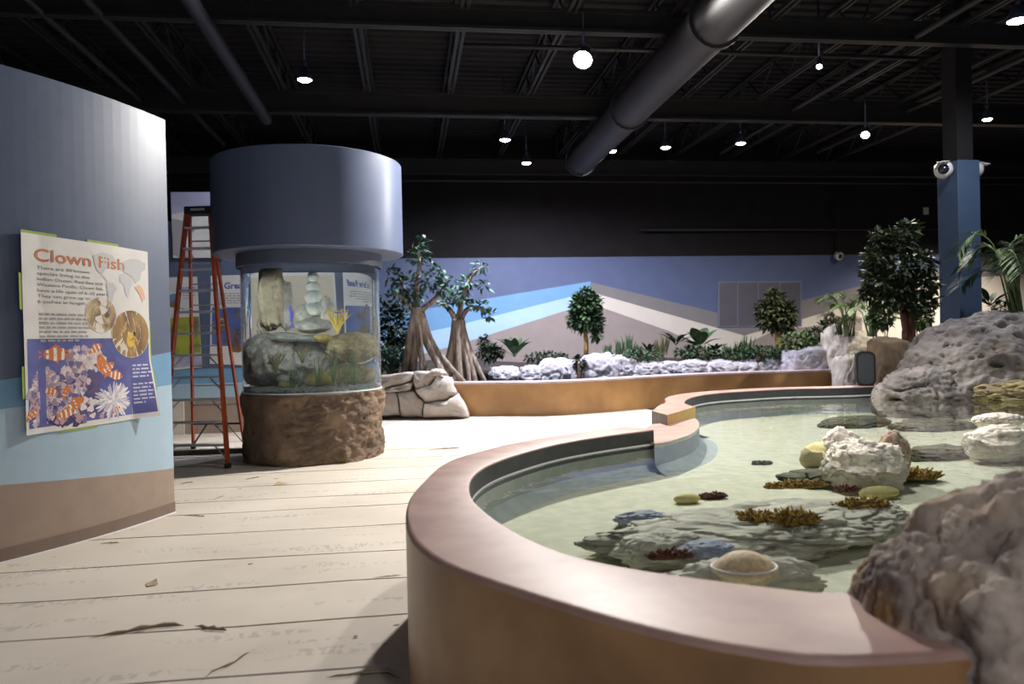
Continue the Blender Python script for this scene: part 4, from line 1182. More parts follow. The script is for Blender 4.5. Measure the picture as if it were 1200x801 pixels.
def clown(u, v, ln, rot):
    c, s = math.cos(rot), math.sin(rot)
    def q(x, y): return (u + (x * c - y * s) * ln, v + (x * s + y * c) * ln / asp)
    org = (206, 116, 48)
    A.poly([q(-.42, 0), q(-.62, .16), q(-.58, 0), q(-.62, -.16)], org)
    A.poly([q(-.2, .2), q(0, .34), q(.2, .24)], org); A.poly([q(-.1, -.2), q(.05, -.33), q(.12, -.2)], org)
    A.disc(u, v, ln * .5, org, ln * .22, rot, 18)
    for x, hw, hh in ((.24, .055, .2), (-.03, .06, .225), (-.30, .045, .15)):
        A.poly([q(x - hw, -hh), q(x + hw, -hh), q(x + hw * 1.3, 0), q(x + hw, hh), q(x - hw, hh), q(x - hw * .7, 0)], (232, 228, 224))
    A.disc(*q(.38, .05), ln * .03, (24, 20, 24), None, 0, 8, None, 1)
for f in ((.21, .395, .19, 0), (.50, .42, .11, .5), (.66, .265, .13, -.2), (.17, .205, .10, -.3), (.27, .20, .09, 1.2), (.34, .13, .14, .5), (.27, .085, .12, .2), (.55, .33, .16, 1.9), (.60, .31, .12, .6), (.04, .10, .09, .8), (.66, .07, .07, .5)): clown(*f)
A.lines(.815, .31, [.14, .15, .16, .13], .022, .010, (206, 208, 232), 3); A.lines(.815, .20, [.16, .13, .15, .14, .17, .08], .022, .010, (206, 208, 232), 4)
# grey world map, Indo-Pacific picked out in orange
g = (196, 196, 198)
A.poly([(.50, .93), (.58, .955), (.66, .945), (.69, .915), (.64, .89), (.60, .865), (.57, .83), (.53, .845), (.51, .885)], g)
A.poly([(.56, .83), (.59, .815), (.62, .79), (.60, .795)], g)
A.poly([(.60, .785), (.66, .79), (.69, .76), (.66, .72), (.64, .66), (.62, .67), (.61, .73)], g)
A.poly([(.72, .84), (.77, .855), (.82, .835), (.845, .80), (.815, .77), (.795, .71), (.765, .73), (.755, .785), (.715, .80)], g)
A.poly([(.72, .87), (.75, .915), (.82, .94), (.90, .945), (.975, .925), (.97, .89), (.93, .87), (.91, .82), (.87, .80), (.84, .835), (.79, .85)], g)
A.poly([(.86, .775), (.90, .795), (.94, .77), (.955, .74), (.93, .715), (.90, .74)], (226, 178, 150))
A.poly([(.90, .745), (.95, .75), (.965, .715), (.93, .69)], (226, 178, 150))
m_c1 = M('print_sandy_reef', (206, 188, 146), (120, 96, 92), rough=.5, scale=9, detail=8, c3=(176, 152, 112)); m_c2 = M('print_anemone', (176, 140, 86), (110, 78, 48), rough=.5, scale=7, detail=5, c3=(150, 116, 66), aniso=(1, 1, .4))
A.disc(.555, .605, .128, (222, 216, 206)); A.disc(.555, .605, .124, m_c1, rings=4)
A.disc(.52, .575, .025, (90, 66, 74), .018); A.disc(.60, .605, .022, (98, 72, 76), .02, .6)
A.disc(.815, .50, .178, (214, 206, 190)); A.disc(.815, .50, .174, m_c2, rings=4, n=28)
A.poly([(.80, .44), (.775, .475), (.785, .53), (.825, .595), (.845, .565), (.852, .51), (.842, .455), (.82, .43)], (236, 232, 226))
A.poly([(.80, .445), (.783, .475), (.79, .52), (.825, .57), (.832, .52), (.828, .46)], (198, 148, 96))
A.disc(.805, .465, .036, (222, 184, 60), .055); A.disc(.842, .50, .012, (26, 22, 24), .02)
for i in range(7): A.disc(.70 + .22 * r.random(), .42 + .17 * r.random(), .045, r.choice([(198, 164, 104), (132, 96, 58)]), .007, r.uniform(.3, 2.4), 8, None, 1)
A.done('print', po)
def line_part(s, *a):
    T = Art(pmap, asp); T.k = 720; T.text(s, *a); tag(T.done('lettering', po), kind='stuff')
A2 = Art(pmap, asp); A2.k = 720
T = Art(pmap, asp); T.k = 720; T.text('Clown Fish', .085, .868, .68, (190, 112, 58), .012, .064)
_par = list(range(len(T.mb.v)))
def _find(i):
    while _par[i] != i: _par[i] = _par[_par[i]]; i = _par[i]
    return i
for f_ in T.mb.f:
    for q_ in f_[1:]: _par[_find(q_)] = _find(f_[0])
_isl = {}
for f_ in T.mb.f: _isl.setdefault(_find(f_[0]), []).append(f_)
_grp = []
for fs_ in sorted(_isl.values(), key=lambda g_: min(T.mb.v[i][1] for f_ in g_ for i in f_)):
    ys_ = [T.mb.v[i][1] for f_ in fs_ for i in f_]; lo_y, hi_y = min(ys_), max(ys_)
    for g_ in _grp:
        if min(hi_y, g_[1]) - max(lo_y, g_[0]) > .6 * min(hi_y - lo_y, g_[1] - g_[0]): g_[2].extend(fs_); g_[0] = min(g_[0], lo_y); g_[1] = max(g_[1], hi_y); break
    else: _grp.append([lo_y, hi_y, list(fs_)])
for g_ in _grp:                                  # every letter of the heading by itself
    ids = sorted({i for f_ in g_[2] for i in f_}); mp_ = {i: k for k, i in enumerate(ids)}
    MB().add([T.mb.v[i] for i in ids], [tuple(mp_[i] for i in f_) for f_ in g_[2]]).build('letter', T.mats[0], po)
for i, (s, wd) in enumerate([('There are 30 known', .37), ('species living in the', .37), ('Indian Ocean, Red Sea and', .47), ('Western Pacific. Clown fish', .47), ('have a life span of 6-10 years.', .52), ('They can grow up to', .37), ('6 inches in length.', .34)]):
    line_part(s, .10, .827 - i * .0285, wd, (96, 92, 92), .0, .0165)
A2.lines(.105, .595, [.36, .37, .33, .36, .34, .33, .26], .0225, .011, (158, 156, 156), 8)
A2.done('small_print', po)['kind'] = 'stuff'
m_tape = M('green_tape', (150, 176, 70), rough=.6)
for q in ((.0, 1.0, .24, 1.014), (.46, 1.0, .72, 1.014), (-.02, .62, .005, .80), (-.018, .18, .006, .34), (.992, .34, 1.014, .58), (.992, .16, 1.012, .3), (.22, -.012, .50, .004)):
    B = Art(lambda u_, v_, o: pmap(u_, v_, o - .004), asp); B.quad(*q, m_tape, 3); B.done('green_tape', po)

def flat_poster(label, quad_px, Y, name='wall_poster'):
    TL_, TR2, BR_, BL_ = [pY(x, y, Y) for x, y in quad_px]
    def fn(u_, v_, off):
        p = (BL_ * (1 - u_) + BR_ * u_) * (1 - v_) + (TL_ * (1 - u_) + TR2 * u_) * v_
        return p + Vector((0, -off - .004 - .02 * (1 - v_) ** 3 * abs(u_ - .5), 0))
    t = thing(name, label, 'poster', fn(.5, 0, 0))
    a = Art(fn, (TL_ - BL_).length / (TR2 - TL_).length); a.sheet('paper', m_pap, t, 8)
    return a, t
a, t = flat_poster('yellow green reef photo poster on the panel wall behind the ladder', [(190, 325), (231, 324), (237, 430), (195, 434)], PW)
m_ph1 = M('print_green_reef', (176, 176, 74), (110, 96, 84), rough=.5, scale=3, detail=6, c3=(160, 170, 60)); m_ph2 = M('print_lilac', (186, 186, 206), (150, 152, 184), rough=.5, scale=5)
a.quad(.03, .16, .99, .56, m_ph1); a.quad(.03, .02, .99, .14, m_ph2); a.disc(.3, .75, .2, (110, 140, 176)); a.disc(.3, .71, .17, (150, 122, 84), .10); a.lines(.55, .82, [.38, .36, .30], .03, .012, (160, 160, 166), 2)
a.lines(.5, .87, [.44], .03, .02, (130, 140, 190), 6); a.done('print', t)
a, t = flat_poster('poster with blue heading starting Great beside the round aquarium', [(247, 323), (345, 320), (347, 430), (246, 426)], PW)
m_ph3 = M('print_brown_reef', (150, 110, 66), (84, 66, 58), rough=.5, scale=3, detail=8, c3=(120, 92, 60)); m_phb = M('print_blue', (82, 108, 172), (66, 92, 158), rough=.5, scale=3)
a.quad(.02, .22, .985, .64, m_phb); a.disc(.45, .40, .36, m_ph3, .26, .2, 28, lambda q: 1 + .12 * math.sin(5 * q) + .06 * math.sin(11 * q), 4); a.disc(.12, .42, .10, (190, 160, 70), .12)
a.lines(.10, .79, [.8, .8, .82, .7, .5], .026, .01, (120, 120, 126), 7)
a.text('Great Barrier Reef', .16, .85, .80, (70, 90, 160), .03, .07)
a.done('print', t)
a, t = flat_poster('cream information poster on the panel wall hidden behind the round aquarium', [(352, 320), (440, 320), (440, 430), (352, 430)], PW)
a.quad(.02, .05, .98, .95, (214, 204, 178)); a.lines(.10, .8, [.7, .75, .7], .05, .015, (150, 146, 136), 9); a.disc(.6, .4, .2, (150, 140, 130)); a.done('print', t)
a, t = flat_poster('lilac and white picture panel high on the wall above the ladder', [(200, 225), (262, 225), (262, 302), (203, 302)], PW - .03, 'picture_panel')
a.quad(.0, .78, 1, 1, (168, 168, 196)); a.poly([(.0, .78), (.0, .66), (.45, .74), (1, .95), (1, .78)], (176, 176, 202)); a.poly([(0, .05), (.12, .0), (.42, .0), (.22, .30), (.45, .42), (.30, .55), (0, .60)], (168, 166, 170)); a.poly([(.05, .45), (.10, .45), (.36, .14), (.32, .10)], (232, 230, 226)); a.done('print', t)

# ------------------------------------------------------------------ lamps under the roof
m_lampbody = M('lamp_body', (70, 76, 96), rough=.4, metal=.5)
def pendant(px, py, z, power, col, label, em, r_=.12, ang=110, target=None, grp='hanging lamps under the black roof'):
    d = ray(px, py); t = (z - EYE) / d.z; p = CAM + d * t
    L_ = thing('pendant_lamp', label, 'lamp', p, grp)
    MB().tube([p + Vector((0, 0, .30)), (p.x, p.y, 7.40)], .012, 6).build('stem', m_lampbody, L_, True)
    MB().lathe([(.035, .22), (.04, .32), (.02, .34)], p, 16).build('socket', m_lampbody, L_, True)
    mb = MB().lathe([(r_ * .96, .02), (r_, .04), (r_ * .85, .10), (r_ * .5, .18), (r_ * .35, .24), (.0, .24)], p, 24)
    mb.build('shade', m_lampbody, L_, True)
    for k in range(8):
        a = 2 * math.pi * k / 8; e = Vector((math.cos(a), math.sin(a), 0))
        MB().bar(p + e * r_ * .92 + Vector((0, 0, .08)), p + e * r_ * .42 + Vector((0, 0, .23)), .008, .03).build('cooling_fin', m_lampbody, L_)
    MB().lathe([(0, -.012), (r_ * .6, -.006), (r_ * .93, .02)], p, 24).build('lens', emit('lamp_lens', col, em), L_, True)
    spot('lamp_light', p + Vector((0, 0, -.03)), target or (p.x, p.y + 1.5, 0), power * 1.7, col, 150, .8, .08, L_)
    return p
BL = (.62, .70, 1.0)
pendant(357, 95, 6.0, 260, COOL, 'large bluish hanging lamp above the round aquarium, leftmost of the hanging lamps', 22, .125)
pendant(592, 165, 6.0, 1700, COOL, 'bluish hanging lamp high above the planter wall, left of the pair', 22)
pendant(617, 192, 6.0, 420, VIOL, 'low hanging lamp right below its neighbour over the mural', 22)
pendant(717, 178, 6.0, 380, VIOL, 'small hanging lamp at the end of the big round duct', 22)
pendant(780, 174, 6.0, 380, VIOL, 'middle hanging lamp of the three over the right half of the mural', 22)
pendant(868, 169, 6.0, 340, COOL, 'hanging lamp over the window in the mural wall', 22)
pendant(1157, 141, 6.0, 800, WARM, 'small greenish hanging lamp right of the black post', 22, .10)
pendant(1193, 26, 6.0, 320, COOL, 'hanging lamp cut by the upper right picture corner', 22, .15)
def flood(px, py, z, r_, em, label, power, target, ang, col=WHITE):
    d = ray(px, py); p = CAM + d * ((z - EYE) / d.z)
    L_ = thing('flood_lamp', label, 'lamp', p)
    ax = (Vector(target) - p).normalized()
    MB().tube([p - ax * .1 + Vector((0, 0, .12)), (p.x - ax.x * .1, p.y - ax.y * .1, 7.40)], .02, 8).build('stem', m_lampbody, L_, True)
    MB().lathe([(.03, -.30), (r_ * .6, -.26), (r_ * 1.08, -.05), (r_ * 1.08, .01), (r_ * .98, .01), (r_ * .9, -.03)], p, 24, ax).build('housing', m_lampbody, L_, True, angle=40)
    MB().tube([p - ax * .15 + Vector((0, 0, .20)), p - ax * .12 + Vector((r_ * 1.2, 0, .1)), p - ax * .12 + Vector((r_ * 1.2, 0, 0))], .012, 6).build('bracket', m_lampbody, L_)
    MB().lathe([(0, .0), (r_ * .96, -.005)], p, 24, ax).build('lens', emit('flood_lens', col, em), L_, True)
    spot('lamp_light', p + ax * .03, target, power, col, ang, .35, .12, L_)
    return p
FL = flood(683, 70, 6.0, .15, 60, 'brightest flood lamp glaring down at the pool from the centre of the roof', 3100, ad(-.6, 6.6), 142, (1.0, .95, .90))
flood(1014, 158, 6.0, .09, 28, 'small bright flood lamp under the roof left of the black post', 1500, ad(4.5, 11.5), 92, (1.0, .96, .88))
flood(960, 78, 6.1, .05, 12, 'tiny tilted track lamp on a roof joist', 8, ad(3.0, 8.0), 40)

# ------------------------------------------------------------------ cameras and small fittings
m_cam = M('camera_white', (206, 202, 196), rough=.4); m_camd = M('camera_dome', (32, 34, 40), rough=.15)
def seccam(p, ax, r_, label, pole=None):
    t = thing('security_camera', label, 'camera', p); ax = Vector(ax).normalized()
    MB().lathe([(r_ * .85, -r_ * 1.1), (r_, -r_ * .8), (r_ * 1.0, r_ * .35), (r_ * .8, r_ * .75), (r_ * .62, r_ * .85)], p, 24, ax).build('housing', m_cam, t, True, angle=50)
    MB().lathe([(r_ * .66, r_ * .6), (r_ * .55, r_ * 1.0), (r_ * .3, r_ * 1.2), (0, r_ * 1.27)], p, 20, ax).build('lens_dome', m_camd, t, True)
    sx = ax.cross(Vector((0, 0, 1))).normalized()
    MB().prism([p + Vector((0, 0, r_ * .95)) - ax * r_ * .6 - sx * r_ * .7, p + Vector((0, 0, r_ * .95)) - ax * r_ * .6 + sx * r_ * .7, p + Vector((0, 0, r_ * .75)) + ax * r_ * 1.7 + sx * r_ * .5, p + Vector((0, 0, r_ * .75)) + ax * r_ * 1.7 - sx * r_ * .5], (0, 0, .012)).build('sun_shield', m_cam, t)
    MB().tube([p, p + Vector(pole)], r_ * .28, 10).build('bracket', m_cam if Vector(pole).length < 1 else m_black, t, True)
z_ = pd(1104, 200, CD + .2).z
seccam(Vector((cf.x - .16, c0.y - .12, z_)), (-.75, -1, -.12), .15, 'white dome security camera on the left corner of the blue column', (.20, .12, 0))
seccam(Vector((cx1 + .12, c0.y + .0, z_ + .03)), (1, -.25, -.1), .13, 'white security camera on the right side of the blue column', (-.16, 0, 0))
p = pY(983, 300, W - .35); seccam(p, (-.1, -1, -.25), .12, 'small white security camera hanging in front of the mural wall', (0, 0, 7.4 - p.z))
p = pY(1085, 247, W - .05); o = MB().box(p, (.16, .06, .22)).build('wall_box', m_cam, None, origin=p, bevel=.01); tag(o, 'small white box high on the black back wall left of the column', 'wall box')
p = pY(1088, 281, W - .05); o = MB().box(p, (.16, .06, .2)).build('wall_box', m_plastic, None, origin=p, bevel=.01); tag(o, 'small dark box on the back wall just left of the blue column', 'wall box')

# ------------------------------------------------------------------ plants
m_bark = M('banyan_bark', (158, 142, 126), (104, 90, 80), rough=.85, scale=6, detail=10, bump=.6, bscale=18, aniso=(3, 3, .6)); m_bark2 = M('reddish_bark', (132, 92, 72), (92, 64, 52), rough=.8, scale=6, bump=.4, bscale=20, aniso=(3, 3, .5))
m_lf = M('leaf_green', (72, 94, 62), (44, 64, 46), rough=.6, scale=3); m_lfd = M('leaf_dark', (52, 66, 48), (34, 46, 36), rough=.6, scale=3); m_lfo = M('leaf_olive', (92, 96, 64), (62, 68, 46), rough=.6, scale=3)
m_lfl = M('leaf_light', (114, 130, 84), (84, 104, 66), rough=.5, scale=4); m_lfb = M('leaf_blue_green', (80, 108, 88), (54, 82, 70), rough=.45, scale=4); m_dry = M('dry_yellow_stem', (176, 140, 80), (150, 116, 66), rough=.7, scale=6)
def leaves(mb, c, rad, n, ln, wd, r, droop=.2, shell=.3, seg=3):
    for i in range(n):
        v = Vector((r.gauss(0, 1), r.gauss(0, 1), r.gauss(0, 1))).normalized()
        q = shell + (1 - shell) * r.random() ** .6
        p = Vector(c) + Vector((v.x * rad[0] * q, v.y * rad[1] * q, v.z * rad[2] * q))
        d = (v * .7 + Vector((r.uniform(-1, 1), r.uniform(-1, 1), r.uniform(-.7, .7)))).normalized()
        mb.leaf(p, d, Vector((r.uniform(-.4, .4), r.uniform(-.4, .4), 1)), ln * r.uniform(.7, 1.2), wd * r.uniform(.8, 1.2), droop, seg)
    return mb
def tree(name, label, base, top_px, dep, trunks, blobs, mat, bark, seed, ln=.12, wd=.06):
    r = random.Random(seed)
    t = thing(name, label, 'tree', base)
    for k, (pts, rads) in enumerate(trunks): MB().tube(pts, rads, 10).build('trunk', bark, t, True)
    mb = MB()
    for c, rad, n in blobs: leaves(mb, c, rad, int(n * 1.5), ln, wd, r)
    mb.build('foliage', mat, t, kind='stuff')
    return t
# round crowned tree in front of the mural
def px_blobs(lst, dep): 
    out = []
    for (x, y, rx, rz_, n) in lst:
        out.append((pd(x, y, dep), (rx * dep / F, rx * dep / F * .9, rz_ * dep / F), n))
    return out
b_ = pd(687, 418, 20.2)
tree('tree', 'round crowned dark green tree standing before the mural peak', b_, None, 20, [([b_, pd(687, 400, 20.2), pd(685, 380, 20.2), pd(686, 360, 20.2)], [.07, .06, .05, .03])],
     px_blobs([(686, 366, 17, 22, 500), (680, 356, 11, 12, 200), (693, 356, 11, 13, 200), (676, 374, 10, 11, 160), (696, 376, 11, 13, 200), (686, 345, 7, 8, 90), (700, 390, 5, 9, 50)], 20.2), m_lf, m_dry, 3, .17, .09)
b_ = pd(912, 412, 20.0)
tree('tree', 'bushy olive ficus standing before the grey window', b_, None, 20, [([b_, pd(911, 398, 20), pd(910, 380, 20), pd(910, 360, 20)], [.09, .07, .05, .03]), ([b_ + Vector((.08, 0, 0)), pd(915, 395, 20), pd(917, 376, 20)], [.05, .04, .02])],
     px_blobs([(909, 366, 19, 20, 480), (900, 372, 12, 12, 200), (920, 368, 12, 14, 220), (908, 350, 10, 10, 140), (922, 380, 9, 8, 100), (895, 362, 8, 10, 100)], 20), m_lfo, m_dry, 5, .18, .085)
# big ficus left of the column
D = 13.0
b_ = pd(1064, 396, D); b_.z = 0
tr_pts = [([b_, pd(1062, 388, D), pd(1058, 365, D), pd(1050, 335, D), pd(1046, 300, D)], [.07, .06, .055, .04, .015]), ([b_ + Vector((.08, 0, 0)), pd(1067, 385, D), pd(1066, 360, D), pd(1070, 330, D), pd(1066, 290, D)], [.06, .055, .05, .035, .012]),
          ([b_ + Vector((-.06, .05, 0)), pd(1060, 388, D), pd(1068, 362, D), pd(1082, 340, D)], [.05, .045, .03, .012])]
tree('tree', 'large dark ficus tree with reddish stems left of the blue column', b_, None, D, tr_pts,
     px_blobs([(1050, 312, 22, 22, 260), (1030, 330, 17, 13, 170), (1075, 335, 20, 14, 200), (1052, 283, 20, 13, 180), (1026, 302, 14, 11, 120), (1080, 308, 15, 13, 140), (1040, 352, 17, 9, 130), (1066, 357, 17, 9, 130), (1030, 277, 9, 8, 60), (1089, 352, 9, 8, 70), (1064, 268, 11, 8, 80), (1018, 343, 8, 7, 50), (1052, 340, 16, 12, 140), (1092, 330, 6, 9, 40), (1014, 318, 6, 7, 36)], D), M('leaf_ficus', (84, 94, 66), (46, 58, 44), rough=.6, scale=2, spec=.25), m_bark2, 9, .15, .075)
# banyan like trees at the left
def banyan(label, dep, roots, branches, blobs, seed, origin_px):
    r = random.Random(seed); b_ = pd(*origin_px, dep)
    t = thing('banyan_tree', label, 'tree', b_)
    mb = MB()
    for pts, rads in roots:
        q = [pd(x, y, dep + dd) for x, y, dd in pts]
        q = smooth_line(q, 2); n = len(q)
        rs = [rads[0] + (rads[1] - rads[0]) * i / (n - 1) for i in range(n)]
        mb.tube(q, rs, 9)
    mb.build('trunk', m_bark, t, True)
    for pts, rads in branches:
        q = smooth_line([pd(x, y, dep + dd) for x, y, dd in pts], 2); n = len(q)
        MB().tube(q, [rads[0] + (rads[1] - rads[0]) * i / (n - 1) for i in range(n)], 8).build('branch', m_bark, t, True)
    mb = MB()
    for c, rad, n in px_blobs(blobs, dep): leaves(mb, c, rad, n, .17, .08, r, .2, .2)
    mb.build('foliage', m_lfb, t, kind='stuff')
banyan('left banyan tree with split trunk and spreading roots beside the aquarium', 16.9,
       [([(487, 366, 0), (481, 395, 0), (477, 420, -.1), (471, 450, -.2)], (.11, .06)), ([(490, 366, 0), (486, 400, -.05), (485, 425, -.1), (484, 450, -.2)], (.10, .07)), ([(492, 366, 0), (497, 395, 0), (509, 420, -.15), (528, 449, -.3)], (.11, .05)),
        ([(494, 368, .05), (504, 400, 0), (522, 424, -.1), (546, 449, -.3)], (.09, .04)), ([(489, 370, -.05), (491, 405, -.1), (497, 430, -.2), (507, 450, -.3)], (.09, .045)), ([(486, 372, .05), (483, 400, .1), (482, 430, .1), (478, 450, .1)], (.09, .05)),
        ([(491, 380, -.1), (494, 410, -.15), (493, 430, -.25), (496, 450, -.35)], (.06, .03)), ([(497, 392, -.05), (507, 412, -.1), (514, 432, -.25), (518, 450, -.35)], (.06, .035)), ([(489, 360, 0), (489, 372, 0), (489, 385, 0), (490, 400, .05)], (.15, .12))],
       [([(489, 366, 0), (487, 340, 0), (492, 315, 0), (490, 288, 0)], (.09, .02)), ([(486, 366, 0), (478, 352, -.1), (464, 344, -.2)], (.07, .02)), ([(493, 364, 0), (508, 352, .1), (520, 338, .2), (524, 326, .2)], (.07, .015)), ([(484, 362, 0), (474, 338, .1), (466, 320, .1)], (.05, .012))],
       [(492, 300, 14, 12, 60), (505, 325, 18, 16, 110), (474, 335, 16, 18, 90), (522, 335, 14, 14, 90), (488, 345, 14, 10, 60), (497, 285, 8, 8, 22), (462, 325, 10, 14, 50)], 11, (490, 448))
banyan('right banyan tree with a smooth flaring trunk and leafy side branch', 17.5,
       [([(536, 374, 0), (534, 395, 0), (530, 415, 0), (522, 446, 0)], (.13, .13)), ([(537, 374, 0), (538, 395, 0), (541, 420, 0), (544, 446, 0)], (.14, .18)), ([(540, 376, 0), (545, 400, -.05), (552, 425, -.15), (557, 449, -.3)], (.10, .06)), ([(541, 380, 0), (549, 408, -.05), (560, 430, -.2), (569, 449, -.3)], (.08, .045)),
        ([(536, 376, -.05), (537, 402, -.1), (538, 425, -.25), (541, 450, -.4)], (.09, .05)), ([(539, 384, -.05), (545, 412, -.1), (549, 432, -.25), (550, 450, -.4)], (.07, .04))],
       [([(535, 376, 0), (526, 360, 0), (512, 354, 0)], (.08, .03)), ([(539, 376, 0), (546, 362, 0), (560, 358, 0), (574, 368, 0)], (.08, .015)), ([(537, 374, 0), (543, 345, 0), (552, 322, 0), (566, 312, 0)], (.07, .012))],
       [(540, 345, 16, 10, 70), (525, 352, 12, 8, 50), (562, 358, 12, 6, 60), (574, 368, 5, 7, 26), (563, 312, 8, 6, 30), (566, 334, 8, 5, 26), (548, 330, 10, 8, 40)], 13, (545, 448))
# dark shrubs behind the left banyan
r = random.Random(21)
for _m in (m_lf, m_lfd, m_lfo, m_lfl, m_lfb): _m.node_tree.nodes['Principled BSDF'].inputs['Specular IOR Level'].default_value = .2
def bush(label, px, py, dep, rx, rz_, n, mat, ln=.16, wd=.07, seed=1, name='shrub'):
    c = pd(px, py, dep); r = random.Random(seed); b_ = Vector((c.x, c.y, max(.45, c.z - rz_ * dep / F))) if c.y > 19.4 else Vector((c.x, c.y, 0))
    t = thing(name, label, 'shrub', b_)
    mb = MB()
    for k in range(5): mb.tube([b_ + Vector((r.uniform(-.05, .05), r.uniform(-.05, .05), 0)), c + Vector((r.uniform(-.6, .6) * rx * dep / F, r.uniform(-.2, .2), r.uniform(-.2, .6) * rz_ * dep / F))], [.02, .008], 5)
    mb.build('stem', m_bark2, t, True)
    leaves(MB(), c, (rx * dep / F, rx * dep / F * .7, rz_ * dep / F), n, ln, wd, r, .2, .3).build('foliage', mat, t, kind='stuff')
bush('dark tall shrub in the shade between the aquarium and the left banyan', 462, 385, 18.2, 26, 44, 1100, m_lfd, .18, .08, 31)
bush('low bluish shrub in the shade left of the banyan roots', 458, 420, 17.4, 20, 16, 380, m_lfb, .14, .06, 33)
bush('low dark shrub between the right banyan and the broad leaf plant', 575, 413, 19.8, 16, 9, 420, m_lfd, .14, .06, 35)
bush('small upright dark shrub left of the broad leaf plant', 568, 402, 20.0, 7, 10, 110, m_lfd, .14, .06, 37)
bush('creeping plant hanging over the rock at the foot of the round crowned tree', 679, 424, 19.0, 7, 8, 130, m_lfd, .12, .06, 39)
bush('dense green ground shrub below the big leaf plant', 815, 412, 19.7, 26, 7, 520, m_lf, .13, .06, 41)
bush('bright green leafy ground cover right of the ficus before the window', 935, 400, 19.0, 22, 10, 520, m_lfl, .13, .07, 43)
bush('leafy ground cover around the ficus before the window', 900, 412, 19.3, 24, 6, 420, m_lf, .12, .06, 45)
bush('green ground cover above the carved rocks', 955, 392, 19.2, 16, 7, 260, m_lf, .13, .07, 47)
bush('green rounded shrub behind the ficus stems', 1032, 371, 15.5, 18, 13, 420, m_lfl, .13, .08, 49)
bush('light green rounded shrub left of the blue column', 1080, 372, 14.4, 13, 11, 320, m_lfl, .13, .08, 51)
bush('low dark shrub behind the upright cream rock', 972, 382, 19.5, 12, 7, 160, m_lfd, .15, .08, 53)
bush('dark low plant behind the big boulder right of the column', 1172, 362, 13.8, 14, 8, 160, m_lfd, .14, .05, 55)
bush('low green ground cover between the grass tufts right of the round crowned tree', 745, 417, 19.6, 34, 6, 620, m_lf, .13, .06, 57)
bush('low green ground cover left of the ficus before the window', 862, 414, 19.6, 28, 5, 480, m_lf, .13, .06, 59)
bush('dark low ground cover between the broad leaf plant and the round crowned tree', 640, 418, 19.9, 26, 5, 380, m_lfd, .13, .06, 61)
# leafy plants whose large leaves can be told apart
def rosette(label, px, py, dep, n, ln, wd, mat, seed, rise=.9, name='broad_leaf_plant', droop=.35, seg=6):
    c = pd(px, py, dep); r = random.Random(seed); t = thing(name, label, 'plant', c)
    for i in range(n):
        a = 2 * math.pi * i / n + r.uniform(-.3, .3)
        d = Vector((math.cos(a), math.sin(a) * .8, rise * r.uniform(.5, 1.4)))
        mb = MB(); mb.leaf(c + d.normalized() * ln * .12, d, Vector((0, 0, 1)), ln * r.uniform(.75, 1.1), wd, droop, seg)
        mb.tube([c, c + d.normalized() * ln * .3], .008, 4); mb.build('leaf', mat, t)
rosette('plant with big paddle leaves rising above the low shrub near the right banyan', 603, 418, 19.7, 17, .80, .22, m_lf, 3, 1.3)
rosette('big leaf plant with a pale arching leaf in the middle of the planter', 820, 408, 19.9, 9, .85, .34, m_lf, 5, 1.2)
rosette('dark fern left of the big leaf plant', 792, 404, 20.0, 12, .65, .14, m_lfd, 7, 1.2, 'fern')
rosette('dark spiky plant among the grass tufts', 760, 414, 19.9, 10, .5, .09, m_lfd, 9, 1.2, 'spiky_plant')
rosette('dark spiky plant right of the big leaf plant', 838, 412, 19.7, 10, .45, .09, m_lfd, 11, 1.0, 'spiky_plant')
rosette('light green aloe like plant behind the stacked wall beside the aquarium', 457, 438, 16.9, 12, .55, .08, m_lfl, 13, .6, 'aloe_plant')
rosette('dark agave with stiff leaves beside the right edge of the blue column', 1160, 358, 13.9, 8, .6, .12, m_lfd, 15, .9, 'agave')
def tuft(label, px, py, dep, h, n, seed, mat):
    c = pd(px, py, dep); r = random.Random(seed); mb = MB()
    for i in range(n):
        mb.leaf(c + Vector((r.uniform(-.09, .09), r.uniform(-.06, .06), 0)), Vector((r.uniform(-.3, .3), r.uniform(-.3, .3), 1)), Vector((0, 1, 0)), h * r.uniform(.6, 1.1), .03, .1, 3)
    tag(mb.build('grass_tuft', mat, None, origin=c), label, 'grass tuft', 'grass tufts in the planter bed')
for i, (x, lab) in enumerate([(712, 'short grass tuft just right of the round crowned tree'), (726, 'tall grass tuft above the split white rock'), (737, 'second grass tuft from the left above the split white rock'), (746, 'grass tuft left of the dark spiky plant'), (772, 'brownish grass tuft right of the dark spiky plant'), (778, 'tall brownish grass tuft beside the dark fern'),
                        (853, 'single brownish grass tuft right of the big leaf plant'), (866, 'wide grass tuft halfway to the ficus'), (876, 'grass tuft close left of the ficus'), (889, 'grass tuft at the foot of the ficus')]):
    tuft(lab, x, 416, 19.75, .34 + .14 * (i % 3), 22, i, m_lfo if i in (4, 5, 6) else m_lf)
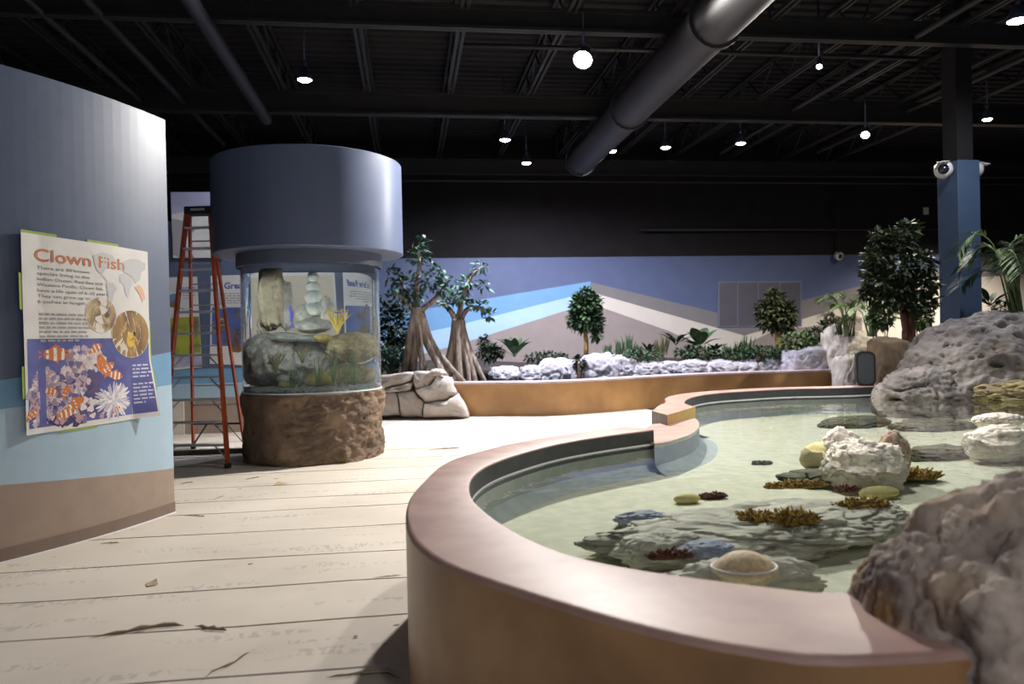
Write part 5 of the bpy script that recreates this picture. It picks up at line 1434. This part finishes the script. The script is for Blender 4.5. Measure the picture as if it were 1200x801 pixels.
# feather palms
def frond(mb, base, d, ln, r, nl=22, lw=.035, ll=.34, droop=.6):
    d = Vector(d).normalized(); pts = []
    for i in range(9):
        t = i / 8; pts.append(Vector(base) + d * ln * t - Vector((0, 0, 1)) * droop * ln * t * t)
    mb.tube(pts, [.012 * (1 - .8 * i / 8) for i in range(9)], 5)
    for i in range(nl):
        t = .2 + .8 * i / nl; k = t * 8; j = min(7, int(k)); p = pts[j].lerp(pts[j + 1], k - j); tg = (pts[j + 1] - pts[j]).normalized()
        s = tg.cross(Vector((0, 0, 1))).normalized()
        for sg in (-1, 1):
            mb.leaf(p, s * sg * .8 + tg * .8 + Vector((0, 0, r.uniform(.0, .4))), Vector((0, 0, 1)), ll * (1 - .6 * abs(t - .45)), lw, .3, 3)
def palm(label, px, py, dep, nf, ln, h, seed, mat, lean=(0, 0), droop=.6, ll=.34):
    c = pd(px, py, dep); r = random.Random(seed); t = thing('palm', label, 'palm', c)
    for k in range(nf):
        a = 2 * math.pi * k / nf + r.uniform(-.3, .3)
        st_ = c + Vector((r.uniform(-.08, .08), r.uniform(-.08, .08), 0))
        tp_ = st_ + Vector((math.cos(a) * .12 + lean[0] * h, math.sin(a) * .12 + lean[1] * h, h * r.uniform(.6, 1)))
        mb = MB(); mb.tube([st_, st_.lerp(tp_, .5), tp_], [.022, .018, .012], 6)
        frond(mb, tp_, Vector((math.cos(a) * .7, math.sin(a) * .7, r.uniform(.5, 1.2))), ln * r.uniform(.75, 1.1), r, 30, .024, ll, droop); mb.build('frond', mat, t)
palm('small feather palm left of the large ficus', 995, 394, 17.5, 10, 1.0, .75, 3, m_lfl)
palm('small green feather palm just behind the large ficus', 1022, 394, 16.5, 9, .9, .65, 5, m_lfl)
palm('short feather palm with dry stalks behind the carved rocks', 982, 392, 18.0, 6, .6, .35, 7, m_lfo)
palm('tall feather palm by the blue column at the right picture edge', 1190, 372, 12.2, 9, 1.0, 1.0, 9, m_lf, (-.05, 0), .75, .42)
palm('high arching palm whose fronds hang before the blue column', 1202, 380, 11.9, 6, .95, 1.55, 11, m_lfl, (-.22, 0), .95, .40)
